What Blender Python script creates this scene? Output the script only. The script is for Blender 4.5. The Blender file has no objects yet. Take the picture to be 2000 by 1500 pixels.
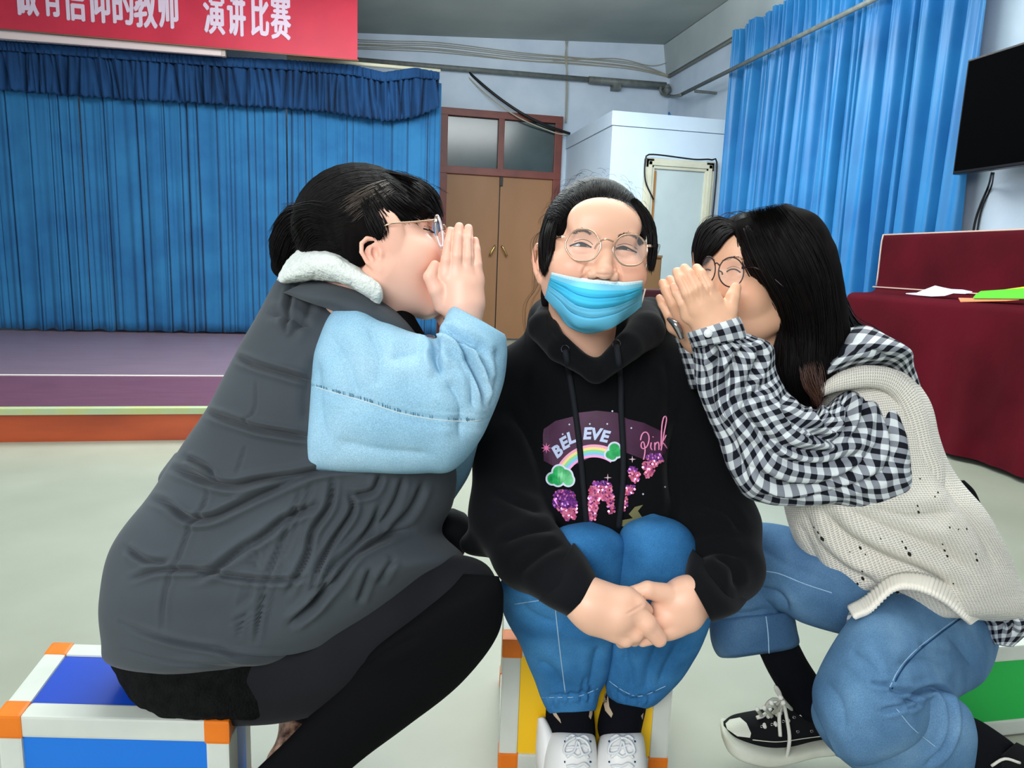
import bpy, bmesh, math, random
import numpy as np
import openvdb
from mathutils import Vector, Matrix
from mathutils.bvhtree import BVHTree
from mathutils import noise as mnoise

# ---------------------------------------------------------------- camera, light, exposure
F=1400.; H=.95; PITCH=math.radians(9.7); YAW=math.radians(12); ROLL=math.radians(2.2)
CAM=np.array([0,0,H])
f0=np.array([math.sin(YAW)*math.cos(PITCH),math.cos(YAW)*math.cos(PITCH),-math.sin(PITCH)])
r0=np.cross(f0,[0,0,1]);r0/=np.linalg.norm(r0)
u0=np.cross(r0,f0)
Rv=r0*math.cos(ROLL)+u0*math.sin(ROLL)
Uv=u0*math.cos(ROLL)-r0*math.sin(ROLL)
SC=bpy.context.scene
COL=SC.collection
cam=bpy.data.cameras.new('camera'); cam.sensor_width=36; cam.lens=36*F/2000; cam.clip_start=.02
co=bpy.data.objects.new('camera',cam); COL.objects.link(co)
co.matrix_world=Matrix(((Rv[0],Uv[0],-f0[0],0),(Rv[1],Uv[1],-f0[1],0),(Rv[2],Uv[2],-f0[2],H),(0,0,0,1)))
SC.camera=co
SC.view_settings.view_transform='Standard'; SC.view_settings.look='None'
SC.view_settings.gamma=1; SC.view_settings.use_curve_mapping=False
SC.view_settings.exposure=0.7
w=bpy.data.worlds.new('world'); SC.world=w; w.use_nodes=True
bg=w.node_tree.nodes['Background']; bg.inputs[0].default_value=(.86,.93,1,1); bg.inputs[1].default_value=.34
def area(name,loc,target,size,power,col=(1,1,1)):
    l=bpy.data.lights.new(name,'AREA'); l.shape='RECTANGLE'; l.size,l.size_y=size; l.energy=power; l.color=col
    o=bpy.data.objects.new(name,l); COL.objects.link(o); o.location=loc
    o.rotation_euler=(Vector(target)-Vector(loc)).to_track_quat('-Z','Y').to_euler(); return o
area('window_daylight',(-1.4,-1.6,2.0),(.3,1.4,.6),(2.0,1.4),62,(.97,.98,1))
area('ceiling_lamp_front',(.8,1.3,3.0),(.8,1.3,0),(2.2,1.6),26,(1,.99,.96))
area('ceiling_lamp_hall',(.6,5.0,3.0),(.6,5.4,0),(3.6,1.4),120,(.95,.98,1))
area('hall_window_light',(-4.6,2.0,1.9),(2.5,8,1.4),(3,1.6),60,(.88,.94,1))
area('ceiling_fill_uplight',(.8,3.6,2.55),(.8,3.6,4),(3.5,2.0),300,(.93,.97,1))  # added fill out of view, aimed up only to brighten the ceiling

# ---------------------------------------------------------------- pixel helpers
def ray(x,y): return f0+Rv*(x-1000)/F+Uv*(750-y)/F
def at(x,y,d): return CAM+d*ray(x,y)
def onz(x,y,z=0): r=ray(x,y); return CAM+r*((z-H)/r[2])
def ony(x,y,Y): r=ray(x,y); return CAM+r*(Y/r[1])
def onx(x,y,X): r=ray(x,y); return CAM+r*(X/r[0])
def ats(pts,d=None): return np.array([at(p[0],p[1],p[2] if d is None else d) for p in pts])
def projn(P):
    v=np.asarray(P)-CAM; dd=v@f0; return np.stack([1000+F*(v@Rv)/dd,750-F*(v@Uv)/dd,dd],-1)

# ---------------------------------------------------------------- materials
def srgb(h):
    if isinstance(h,str): h=tuple(int(h[i:i+2],16) for i in (0,2,4))
    return tuple(((c/255/12.92) if c/255<=.04045 else ((c/255+.055)/1.055)**2.4) for c in h)+(1,)
class NT:
    def __init__(s,name):
        s.m=bpy.data.materials.new(name); s.m.use_nodes=True; s.t=s.m.node_tree; s.b=s.t.nodes['Principled BSDF']
    def n(s,typ,**kw):
        x=s.t.nodes.new(typ)
        for k,v in kw.items():
            if k.startswith('_'): setattr(x,k[1:],v)
            else: x.inputs[k.replace('__',' ')].default_value=v
        return x
    def l(s,a,b): s.t.links.new(a,b)
def mat(name,col,rough=.6,spec=.4,metal=0,noise=None,bump=None,sheen=0,col2=None,nscale=8,coat=0,stretch=None,sss=0,emit=None,alpha=None,trans=0,detail=4,vcol=False):
    """col2/nscale: second colour mixed by noise; bump=(scale,strength,distance)"""
    N=NT(name); b=N.b
    b.inputs['Base Color'].default_value=srgb(col) ; b.inputs['Roughness'].default_value=rough
    b.inputs['Specular IOR Level'].default_value=spec; b.inputs['Metallic'].default_value=metal
    if sheen: b.inputs['Sheen Weight'].default_value=sheen; b.inputs['Sheen Roughness'].default_value=.5
    if coat: b.inputs['Coat Weight'].default_value=coat
    if trans: b.inputs['Transmission Weight'].default_value=trans
    if alpha is not None: b.inputs['Alpha'].default_value=alpha
    if sss:
        b.inputs['Subsurface Weight'].default_value=sss; b.inputs['Subsurface Radius'].default_value=(1,.35,.2); b.inputs['Subsurface Scale'].default_value=.006
    if emit: b.inputs['Emission Color'].default_value=srgb(emit[0]); b.inputs['Emission Strength'].default_value=emit[1]
    tc=N.n('ShaderNodeTexCoord'); mp=N.n('ShaderNodeMapping'); N.l(tc.outputs['Object'],mp.inputs[0])
    if stretch: mp.inputs['Scale'].default_value=stretch
    out=None
    if col2 is not None:
        nz=N.n('ShaderNodeTexNoise',Scale=nscale,Detail=detail); N.l(mp.outputs[0],nz.inputs['Vector'])
        mr=N.n('ShaderNodeMapRange'); mr.inputs['From Min'].default_value=.35; mr.inputs['From Max'].default_value=.65; N.l(nz.outputs['Fac'],mr.inputs['Value'])
        mx=N.n('ShaderNodeMix',_data_type='RGBA'); mx.inputs[6].default_value=srgb(col); mx.inputs[7].default_value=srgb(col2); N.l(mr.outputs[0],mx.inputs[0]); out=mx.outputs[2]
    if vcol:
        at_=N.n('ShaderNodeAttribute',_attribute_name='tint')
        m2=N.n('ShaderNodeMix',_data_type='RGBA',_blend_type='MULTIPLY'); m2.inputs[0].default_value=1
        if out is None: m2.inputs[6].default_value=srgb(col)
        else: N.l(out,m2.inputs[6])
        N.l(at_.outputs['Color'],m2.inputs[7]); out=m2.outputs[2]
    if out is not None: N.l(out,b.inputs['Base Color'])
    if bump:
        nb=N.n('ShaderNodeTexNoise',Scale=bump[0],Detail=3.); N.l(mp.outputs[0],nb.inputs['Vector'])
        bp=N.n('ShaderNodeBump',Strength=bump[1],Distance=bump[2]); N.l(nb.outputs['Fac'],bp.inputs['Height']); N.l(bp.outputs[0],b.inputs['Normal'])
    return N.m

# ---------------------------------------------------------------- object helpers
def mesh_obj(name,verts,faces,m=None,parent=None,smooth=True,uv=None,tint=None):
    me=bpy.data.meshes.new(name)
    if isinstance(verts,np.ndarray) and isinstance(faces,np.ndarray):
        nv,nf,k=len(verts),len(faces),faces.shape[1]
        me.vertices.add(nv); me.vertices.foreach_set('co',np.ascontiguousarray(verts,dtype=np.float32).ravel())
        me.loops.add(nf*k); me.loops.foreach_set('vertex_index',np.ascontiguousarray(faces,dtype=np.int32).ravel())
        me.polygons.add(nf); me.polygons.foreach_set('loop_start',np.arange(0,nf*k,k,dtype=np.int32))
        me.update(calc_edges=True)
    else: me.from_pydata([tuple(v) for v in verts],[],[tuple(int(i) for i in f) for f in faces]); me.update()
    if uv is not None:
        ul=me.uv_layers.new(name='UVMap'); li=np.empty(len(me.loops),dtype=np.int32); me.loops.foreach_get('vertex_index',li)
        ul.data.foreach_set('uv',np.asarray(uv,dtype=np.float32)[li].ravel())
    if tint is not None:
        a=me.color_attributes.new('tint','FLOAT_COLOR','POINT'); t=np.ones((len(me.vertices),4),dtype=np.float32); t[:,:3]=tint; a.data.foreach_set('color',t.ravel())
    if smooth: me.polygons.foreach_set('use_smooth',[True]*len(me.polygons))
    o=bpy.data.objects.new(name,me); COL.objects.link(o)
    if m: me.materials.append(m)
    if parent: o.parent=parent
    return o
def add_mat_faces(o,m,mask):
    """second material slot on faces selected by mask"""
    o.data.materials.append(m); k=len(o.data.materials)-1
    idx=np.zeros(len(o.data.polygons),dtype=np.int32); o.data.polygons.foreach_get('material_index',idx); idx[mask]=k; o.data.polygons.foreach_set('material_index',idx)
def empty(name,label,cat,loc=(0,0,0),group=None):
    o=bpy.data.objects.new(name,None); o.empty_display_size=.05; COL.objects.link(o); o['label']=label; o['category']=cat
    if group: o['group']=group
    return o
def tag(o,label=None,cat=None,group=None,kind=None):
    if label: o['label']=label
    if cat: o['category']=cat
    if group: o['group']=group
    if kind: o['kind']=kind
    return o
BOXF=[(0,3,2,1),(4,5,6,7),(0,1,5,4),(1,2,6,5),(2,3,7,6),(3,0,4,7)]
def hexa(name,c8,m,parent=None,bev=0,seg=2):
    """box from 8 corners: bottom ring then top ring"""
    bm=bmesh.new(); vs=[bm.verts.new(tuple(c)) for c in c8]
    for f in BOXF: bm.faces.new([vs[i] for i in f])
    bmesh.ops.recalc_face_normals(bm,faces=bm.faces)
    if bev: bmesh.ops.bevel(bm,geom=bm.edges[:],offset=bev,segments=seg,affect='EDGES',profile=.7)
    me=bpy.data.meshes.new(name); bm.to_mesh(me); bm.free(); me.materials.append(m)
    o=bpy.data.objects.new(name,me); COL.objects.link(o)
    if parent: o.parent=parent
    return o
def box(name,lo,hi,m,parent=None,bev=0,seg=2):
    x0,y0,z0=lo; x1,y1,z1=hi
    return hexa(name,[(x0,y0,z0),(x1,y0,z0),(x1,y1,z0),(x0,y1,z0),(x0,y0,z1),(x1,y0,z1),(x1,y1,z1),(x0,y1,z1)],m,parent,bev,seg)
def catmull(P,n):
    """resample control rows (k,c) into n rows, centripetal-ish catmull rom with uniform param"""
    P=np.asarray(P,dtype=float); k=len(P)
    if k==2: t=np.linspace(0,1,n)[:,None]; return P[0]*(1-t)+P[1]*t
    Q=np.vstack([2*P[0]-P[1],P,2*P[-1]-P[-2]])
    s=np.linspace(0,k-1,n); i=np.minimum(s.astype(int),k-2); t=(s-i)[:,None]
    a,b,c,d=Q[i],Q[i+1],Q[i+2],Q[i+3]
    return .5*((2*b)+(-a+c)*t+(2*a-5*b+4*c-d)*t**2+(-a+3*b-3*c+d)*t**3)
def arcsample(P,n):
    """resample dense polyline evenly by arc length"""
    L=np.r_[0,np.cumsum(np.linalg.norm(np.diff(P[:,:3],axis=0),axis=1))]; s=np.linspace(0,L[-1],n)
    return np.stack([np.interp(s,L,P[:,j]) for j in range(P.shape[1])],1)
def gridfaces(nr,nc,closed=True):
    i=np.arange(nr-1)[:,None]; j=np.arange(nc if closed else nc-1)[None,:]; j2=(j+1)%nc
    a=i*nc+j; b=i*nc+j2; c=(i+1)*nc+j2; d=(i+1)*nc+j
    return np.stack([a,b,c,d],-1).reshape(-1,4)
def frames(C):
    T=np.gradient(C,axis=0); T/=np.linalg.norm(T,axis=1)[:,None]+1e-12
    N=np.zeros_like(C); up=np.array([0,0,1.]) if abs(T[0][2])<.9 else np.array([1.,0,0])
    n=up-T[0]*(up@T[0]); n/=np.linalg.norm(n); N[0]=n
    for i in range(1,len(C)):
        n=N[i-1]-T[i]*(N[i-1]@T[i]); n/=np.linalg.norm(n)+1e-12; N[i]=n
    return T,N,np.cross(T,N)
def tube_geo(C,R,n=10,caps=True,R2=None,up=None):
    """C (k,3) centres, R scalar/array radius -> verts, faces(list of arrays quads) , uv"""
    C=np.asarray(C,dtype=float); k=len(C); R=np.broadcast_to(np.asarray(R,dtype=float),(k,)); R2=R if R2 is None else np.broadcast_to(R2,(k,))
    T,N,B=frames(C)
    if up is not None:
        up=np.asarray(up,float); N=up-T*(T@up)[:,None]; N/=np.linalg.norm(N,axis=1)[:,None]; B=np.cross(T,N)
    a=np.linspace(0,2*np.pi,n,endpoint=False)
    V=C[:,None,:]+N[:,None,:]*(np.cos(a)[None,:,None]*R[:,None,None])+B[:,None,:]*(np.sin(a)[None,:,None]*R2[:,None,None])
    V=V.reshape(-1,3); Fq=gridfaces(k,n)
    if caps:
        V=np.vstack([V,C[0],C[-1]]); c0,c1=len(V)-2,len(V)-1
        j=np.arange(n); j2=(j+1)%n
        Fq=np.vstack([Fq,np.stack([np.full(n,c0),j2,j,np.full(n,c0)],1),np.stack([np.full(n,c1),(k-1)*n+j,(k-1)*n+j2,np.full(n,c1)],1)])
    return V,Fq
def degen(Fq):
    """quads with repeated index -> python list of tris/quads"""
    return [tuple(f[:3]) if f[0]==f[3] else tuple(f) for f in Fq.tolist()]
def tube(name,C,R,m,parent=None,n=10,caps=True,res=None,R2=None,up=None):
    C=np.asarray(C,float)
    if res:
        R_=np.broadcast_to(np.asarray(R,float),(len(C),)); Q=arcsample(catmull(np.c_[C,R_],max(res*2,8)),res); C,R=Q[:,:3],Q[:,3]
    V,Fq=tube_geo(C,R,n,caps,R2,up); return mesh_obj(name,V,degen(Fq),m,parent)
def join_geo(parts):
    V=[];Fs=[];o=0
    for v,f in parts: V.append(v); Fs.append(f+o); o+=len(v)
    return np.vstack(V),np.vstack(Fs)
def tubes(name,lst,m,parent=None,n=5):
    """several polylines (C,R) in one mesh"""
    V,Fq=join_geo([tube_geo(c,r,n) for c,r in lst]); return mesh_obj(name,V,degen(Fq),m,parent)
def quadprism(name,pts,off,m,parent=None,bev=0):
    """pts: polygon 3D points; extruded by off vector"""
    pts=[np.asarray(p,float) for p in pts]; n=len(pts); off=np.asarray(off,float)
    bm=bmesh.new(); a=[bm.verts.new(p) for p in pts]; b=[bm.verts.new(p+off) for p in pts]
    bm.faces.new(a); bm.faces.new(b[::-1])
    for i in range(n): bm.faces.new([a[i],b[i],b[(i+1)%n],a[(i+1)%n]])
    bmesh.ops.recalc_face_normals(bm,faces=bm.faces)
    if bev: bmesh.ops.bevel(bm,geom=bm.edges[:],offset=bev,segments=2,affect='EDGES')
    me=bpy.data.meshes.new(name); bm.to_mesh(me); bm.free(); me.materials.append(m)
    o=bpy.data.objects.new(name,me); COL.objects.link(o)
    if parent: o.parent=parent
    return o
def smoothnoise(P,scale,seed=0):
    return np.array([mnoise.noise(Vector((p[0]*scale+seed*7.3,p[1]*scale-seed*3.1,p[2]*scale+seed))) for p in P])

# ================================================================ ROOM
YB=8.6; XR=3.63
M_wall=mat('wall_paint','c3d0dd',.75,.25,col2='b7c6d5',nscale=3,bump=(60,.08,.01))
M_ceil=mat('ceiling_paint','a2aaa6',.8,.2,col2='939d9a',nscale=1.2)
M_floor=mat('vinyl_floor','9b9e8f',.38,.4,col2='919485',nscale=2.2,detail=8,bump=(300,.03,.002))
def structure(o): o['kind']='structure'; return o
def rect(name,p,m): return structure(mesh_obj(name,p,[tuple(range(len(p)))],m,smooth=False))
structure(box('floor',(-5,-2.6,-.05),(XR,YB,0),M_floor))
cz=lambda x:3.36+.06*x
hexa_c=[(-5,-2.6,cz(-5)),(XR,-2.6,cz(XR)),(XR,YB,cz(XR)),(-5,YB,cz(-5))]
structure(hexa('ceiling',hexa_c+[(a,b,c+.1) for a,b,c in hexa_c],M_ceil))
structure(box('wall_back',(-5,YB,-.05),(XR+.1,YB+.1,3.8),M_wall))
structure(box('wall_right',(XR,-2.6,-.05),(XR+.1,YB,3.8),M_wall))
structure(box('wall_left',(-5.1,-2.6,-.05),(-5,YB,3.8),M_wall))
# plaster beam along the right wall, chamfered, and its cable trim
bz=ony(1325,150,YB)[2]
prof=[(XR,bz),(XR-.05,bz),(ony(1296,93,YB)[0],cz(3.4)),(XR,cz(XR))]
structure(quadprism('trim_1',[(x,-2.6,z) for x,z in prof],(0,YB+2.6,0),mat('beam_paint','a9b3b2',.8,.2,col2='9ca7a8',nscale=2)))
M_pipe=mat('pipe_paint','6f7470',.5,.4,col2='5d625f',nscale=20)
M_wire=mat('old_wire','a39f8e',.6,.3); M_black=mat('black_rubber','0c0c0d',.45,.4)
structure(tube('trim_2',[(XR-.03,YB-.02,bz-.02),(XR-.03,2.5,bz-.02)],.014,M_wire,n=6))

# ---- stage
M_stage=mat('stage_floor_far','6b5863',.34,.45,col2='75616b',nscale=4,detail=8,stretch=(1,6,1))
M_stage2=mat('stage_floor_near','5c3544',.36,.45,col2='663e4d',nscale=5,detail=8,stretch=(1,5,1))
M_riser=mat('stage_riser_wood','b04a22',.35,.5,col2='8f3717',nscale=1.4,stretch=(1,1,5))
st=empty('stage','low stage with plum floor, orange wooden riser and green edge strip','stage')
yf=3.77; xe=.72; sh=.165
box('platform',(-4.995,yf+.02,0),(xe,YB-.003,sh-.004),M_stage,st)
box('near_floor',(-4.995,yf+.04,sh-.004),(xe,4.74,sh),M_stage2,st)
box('riser',(-4.995,yf,0.0),(xe,yf+.02,sh-.03),M_riser,st)
box('edge_strip',(-4.995,yf-.012,sh-.03),(xe+.01,yf+.04,sh+.002),mat('edge_strip_green','a9b077',.5,.4,col2='9fb08c',nscale=9),st,bev=.003)
box('white_strip',(-4.995,4.74,sh-.004),(xe,4.765,sh+.004),mat('white_strip_paint','d8cfc8',.5,.4),st)

# ---- pleated cloth
def pleat(name,x0,x1,yb,zt,zb,m,parent,amp,freqs,nx,nz,seed=1,xs=None,flare=.3,axis='y',sgn=-1,sharp=1.,lean=0,creases=None):
    """cloth hanging in XZ (axis y) or YZ (axis x); zt, zb functions of u in 0..1"""
    rng=random.Random(seed); u=np.linspace(0,1,nx); ph=[rng.uniform(0,6.28) for _ in freqs]
    warp=u+.012*np.sin(2*np.pi*3.3*u+seed)+.008*np.sin(2*np.pi*7.1*u+2*seed)
    w1=sum(a*np.sin(2*np.pi*f*warp+p) for (f,a),p in zip(freqs,ph)); w1/=max(1e-9,np.abs(w1).max())
    w2=sum(a*np.sin(2*np.pi*f*.93*warp+p+.9) for (f,a),p in zip(freqs,ph)); w2/=np.abs(w2).max()
    sg=lambda w:np.sign(w)*np.abs(w)**sharp
    V=np.zeros((nz,nx,3)); cr=[]; c_=rng.uniform(.01,.03)
    while creases and c_<1: cr.append((c_,rng.uniform(.4,1)**2,rng.uniform(.0022,.005),rng.uniform(-.012,.012))); c_+=rng.uniform(*creases)
    for k in range(nz):
        t=k/(nz-1); wv=sg(w1*(1-t)+w2*t)*amp*(1-flare+flare*2*t*.8)
        for cc,am,wd,dr_ in cr: wv=wv-.085*am*np.exp(-np.abs((u-cc-dr_*t)/(wd*(1+.6*t)))**1.4)+.02*am*np.exp(-((u-cc-dr_*t)/(wd*3.5))**2)
        if axis=='y':
            V[k,:,0]=x0+(x1-x0)*u+lean*t*(1-2*u)+.15*amp*np.cos(17*u+3*t); V[k,:,1]=yb+sgn*wv
        else:
            V[k,:,1]=x0+(x1-x0)*u+lean*t*(1-2*u); V[k,:,0]=yb+sgn*wv
        a,b=zt(u),zb(u); V[k,:,2]=a+(b-a)*t
    o=mesh_obj(name,V.reshape(-1,3),gridfaces(nz,nx,False),m,parent)
    s=o.modifiers.new('thick','SOLIDIFY'); s.thickness=.004; return o
M_curt=mat('blue_velvet','27648f',.8,.12,sheen=.1,col2='205682',nscale=3,bump=(90,.12,.01))
M_val=mat('blue_velvet_valance','1c4069',.8,.1,sheen=.03,col2='163457',nscale=3)
cu=empty('stage_curtain','long matt blue stage curtain hanging across the back of the stage','curtain')
YC=7.25
xp=lambda px,py=400:ony(px,py,YC)[0]
cons=lambda z:(lambda u:z+0*u)
wav=lambda z,s:(lambda u:z+.012*np.abs(np.sin(23*u+s))+.006*np.sin(61*u))
hg=ony(430,110,YC)[2]
for i,(a,b,fr,nx) in enumerate([(-160,165,[(9,1),(17,.5),(31,.3)],420),(168,560,[(13,1),(23,.6),(41,.25)],560),(563,858,[(15,1),(28,.6),(43,.4)],460)]):
    pleat('curtain_panel',xp(a),xp(b),YC+.01*i,cons(ony(750,152,YC)[2]),wav(sh+.006,i),M_curt,cu,.014,fr,nx*2,26,seed=3+i,sharp=1.0,flare=.5,creases=(.03,.14) if i!=1 else (.022,.11))
va=empty('curtain_valance','dark blue pleated valance along the top of the stage curtain','valance')
def zy(pts,Y):
    xs=[p[0] for p in pts]; X=[ony(p[0],p[1],Y)[0] for p in pts]; Z=[ony(p[0],p[1],Y)[2] for p in pts]
    return X,Z
YV=7.16
top=[(-160,70),(0,80),(430,112),(560,118),(690,128),(750,142),(810,133),(858,142)]
bot=[(-160,165),(0,174),(170,188),(430,203),(620,215),(700,228),(760,236),(810,228),(860,209)]
XT,ZT=zy(top,YV); XB,ZB=zy(bot,YV); x0,x1=XT[0],XT[-1]
ft=lambda u:np.interp(x0+(x1-x0)*u,XT,ZT); fb=lambda u:np.interp(x0+(x1-x0)*u,XB,ZB)
mid=lambda u:ft(u)*.82+fb(u)*.18
pleat('ruffle',x0,x1,YV,mid,lambda u:fb(u)+.006*np.sin(500*u),M_val,va,.022,[(62,1),(97,.55),(31,.5)],2400,14,seed=8,flare=.45,creases=(.006,.018))
pleat('heading_band',x0,x1,YV-.02,ft,lambda u:mid(u)-.01,M_val,va,.012,[(90,1),(140,.5)],1400,6,seed=9)
# curtain track seen in the sag of the valance
tube('curtain_track',[ony(560,112,YV+.06),ony(860,139,YV+.06)],.018,mat('track_cream','b9b79f',.5,.4),cu,n=8)

# ---- banner and screen case
YN=6.95
ban=empty('banner','red banner with large white characters hanging above the stage','banner')
M_red=mat('banner_red','b51f38',.5,.35,col2='a81a33',nscale=4)
b0=ony(-160,41,YN); b1=ony(698,117,YN); bzt=3.3
quadprism('cloth',[(b0[0],YN,b0[2]),(b1[0],YN,b1[2]),(b1[0],YN,cz(b1[0])-.04),(b0[0],YN,cz(b0[0])-.04)],(0,.006,0),M_red,ban)
tube('wooden_rod',[(b0[0],YN+.012,b0[2]),(b1[0]+.01,YN+.012,b1[2])],.008,mat('rod_wood','8a6a4a',.6),ban,n=6)
M_let=mat('banner_letters','c4b3c1',.6,.2)
def text3d(name,s,m,parent,size,xscale=1,bold=0.0,depth=.002,loc=(0,0,0),rot=(math.pi/2,0,0),shear=0,mat4=None):
    c=bpy.data.curves.new(name,'FONT'); c.body=s; c.size=size; c.extrude=depth; c.offset=bold; c.shear=shear; c.align_x='CENTER'
    c.resolution_u=3
    t=bpy.data.objects.new(name,c); COL.objects.link(t)
    me=bpy.data.meshes.new_from_object(t,depsgraph=bpy.context.evaluated_depsgraph_get()); bpy.data.objects.remove(t); me.name=name
    o=bpy.data.objects.new(name,me); COL.objects.link(o); me.materials.clear(); me.materials.append(m)
    if mat4 is None:
        mat4=Matrix.Translation(loc)@Matrix.Rotation(rot[0],4,'X')@Matrix.Diagonal((xscale,1,1,1))
    me.transform(mat4)
    if parent: o.parent=parent
    return o
def char_(ch,xs,loc):
    o=text3d('character',ch,M_let,ban,.38,xscale=xs,loc=loc); me=o.data; n=len(me.vertices); bm=bmesh.new(); 
    for dx,dz,dy in ((-.008,0,0),(.008,0,-.0003),(0,-.006,-.0006),(0,.006,-.0009),(.006,.004,-.0012),(-.006,-.004,-.0015)):
        m2=me.copy(); m2.transform(Matrix.Translation((dx,dy,dz))); bm.from_mesh(m2); bpy.data.meshes.remove(m2)
    bm.to_mesh(me); bm.free()
# characters: (char, px left, px right, baseline px y)
for ch,xa,xb,yb in [('做',34,74,31),('有',86,120,33),('信',128,168,41),('仰',176,216,45),('的',222,262,50),('教',265,306,55),('师',311,350,56),('演',400,440,68),('讲',446,480,71),('比',490,526,72),('赛',530,568,78)]:
    p=ony((xa+xb)/2,yb,YN); wd=(xb-xa)/F*6.9
    char_(ch,wd/.36*.84,(p[0],YN-.004,p[2]+.035))
text3d('character','、',M_let,ban,.3,loc=(ony(2,0,YN)[0]-.02,YN-.004,ony(2,14,YN)[2]))
sc_=empty('screen_case','long pinkish white projector screen case under the banner','screen case')
YS=7.0
c=[ony(-160,46,YS),ony(433,95,YS),ony(433,109,YS),ony(-160,62,YS)]
quadprism('case',c,(0,.05,0),mat('case_white','cdbcb8',.5,.4),sc_,bev=.004)
quadprism('end_cap',[ony(433,94,YS-.004),ony(440,94,YS-.004),ony(440,110,YS-.004),ony(433,110,YS-.004)],(0,.05,0),mat('cap_beige','a99c92',.5,.4),sc_)
tube('pull_cord',ats([(125,70,6.95),(128,120,6.95),(134,212,6.95)]),.004,M_wire,sc_,n=5)
tube('loose_wire',ats([(436,96,6.9),(442,104,6.9),(447,114,6.9)]),.0035,M_wire,sc_,n=5)

# ---- back wall: double door with transom
dr=structure(empty('door_1','','')); del dr['label']; del dr['category']
M_dfr=mat('door_frame_red_brown','6e3126',.45,.45,col2='5e271f',nscale=6)
M_leaf=mat('door_leaf_tan','8f6748',.5,.35,col2='86603f',nscale=2.5,stretch=(1,1,.3))
M_glass=mat('transom_glass','2f4347',.18,.6,col2='223235',nscale=2)
Yd=YB-.06
dx0=ony(858,300,Yd)[0]; dx1=ony(1096,300,Yd)[0]; dzt=ony(980,219,Yd)[2]; rz=ony(975,339,Yd)[2]; mx_=ony(975,400,Yd)[0]
fw=.09
box('frame_post',(dx0,Yd-.03,0),(dx0+fw,YB,dzt),M_dfr,dr,.006); box('frame_post',(dx1-fw,Yd-.03,0),(dx1,YB,dzt),M_dfr,dr,.006)
box('head_rail',(dx0,Yd-.032,dzt-fw*.9),(dx1,YB,dzt),M_dfr,dr,.006); box('transom_rail',(dx0,Yd-.034,rz-.035),(dx1,YB,rz+.05),M_dfr,dr,.006)
box('mullion',(mx_-.04,Yd-.03,rz),(mx_+.03,YB,dzt-.05),M_dfr,dr,.006)
box('transom_pane',(dx0+fw,Yd+.02,rz+.05),(mx_-.04,YB-.01,dzt-.08),M_glass,dr); box('transom_pane',(mx_+.03,Yd+.02,rz+.05),(dx1-fw,YB-.01,dzt-.08),M_glass,dr)
for a,b,s in ((dx0+fw,mx_-.006,1),(mx_+.006,dx1-fw,-1)):
    lf=box('door_leaf',(a,Yd-.005,.02),(b,YB-.012,rz-.035),M_leaf,dr,.004)
    hx=(b-.04 if s>0 else a+.04); hz=ony(970,488,Yd)[2]; M_brass=mat('brass','b39a5c',.3,.5,metal=.9)
    tube('door_handle',[(hx,Yd-.02,hz+.04),(hx,Yd-.05,hz+.04),(hx-s*.05,Yd-.055,hz-.05),(hx-s*.05,Yd-.02,hz-.06)],[.012,.01,.012,.01],M_brass,lf,n=8,res=14)
box('door_bolt',(mx_-.004,Yd-.03,rz-.14),(mx_+.03,Yd-.003,rz-.04),M_black,dr,.003)
box('door_gap',(mx_-.006,Yd+.01,.02),(mx_+.006,YB-.01,rz-.035),M_black,dr)
# white architrave edge
for i,(a,b) in enumerate([((dx0-.03),(dx0)),((dx1),(dx1+.03))]): structure(box('trim_%d'%(3+i),(a,YB-.02,0),(b,YB,dzt+.03),M_wall))

# ---- pipes and wiring
Yp=YB-.09
pp=empty('wall_pipe','long grey pipe running along the back wall above the door','pipe')
tube('pipe_run',[ony(600,109,Yp),ony(1160,156,Yp)],.028,M_pipe,pp,n=12)
tube('pipe_run',[ony(1150,156,Yp),ony(1300,168,Yp)],.042,M_pipe,pp,n=12)
tube('pipe_elbow',[ony(1300,168,Yp),ony(1304,176,Yp-.01),ony(1299,178,Yp-.03)],.046,M_pipe,pp,n=12,res=8)
box('pipe_bracket',tuple(ony(1200,165,Yp)-[.02,.03,.06]),tuple(ony(1208,160,Yp)+[.03,.09,.02]),M_pipe,pp,.004)
p2=empty('corner_pipe','thin grey pipe turning the corner and crossing the right blue curtain','pipe')
Xq=XR-.25
a=ony(1290,178,Yp-.03); q=onx(1328,186,Xq); e=onx(1700,2,Xq)
e2=q+(e-q)*1.35
tube('pipe_run',[a+[-.0,0,.05],a,a+[.03,0,-.03],ony(1312,188,Yp-.05),q,q+(e-q)*.02],.018,M_pipe,p2,n=10,res=30)
tube('pipe_run',[q,e2],.019,M_pipe,p2,n=10)
for s in (.12,):
    c=q+(e-q)*s; box('pipe_bracket',(c[0],c[1]-.015,c[2]-.045),(XR-.003,c[1]+.015,c[2]-.02),M_pipe,p2,.004)
wi=empty('wire_bundle','bundle of old beige wires stapled across the back wall','wires')
rng=random.Random(4)
for k in range(6):
    o=k*3.4
    pts=[(640,76+o,0),(760,80+o,0),(860,84+o*1.1,0),(1010,103+o*.9,0),(1120,112+o*.8,0),(1240,124+o*.6+rng.uniform(-3,3),0),(1316,150+o*.15,0)]
    tube('wire',[ony(x,y+rng.uniform(-1.5,1.5),YB-.03) for x,y,_ in pts],.0042,M_wire,wi,n=5,res=40)
tube('wire',[ony(1080,118,YB-.04),ony(1200,114,YB-.04),ony(1270,128,YB-.04),ony(1305,122,YB-.04)],.004,M_wire,wi,n=5,res=30)
tube('wire',[ony(1105,80,YB-.03),ony(1107,110,YB-.03),ony(1106,160,YB-.03),ony(1104,240,YB-.03)],.006,M_wire,wi,n=5,res=20)
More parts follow.
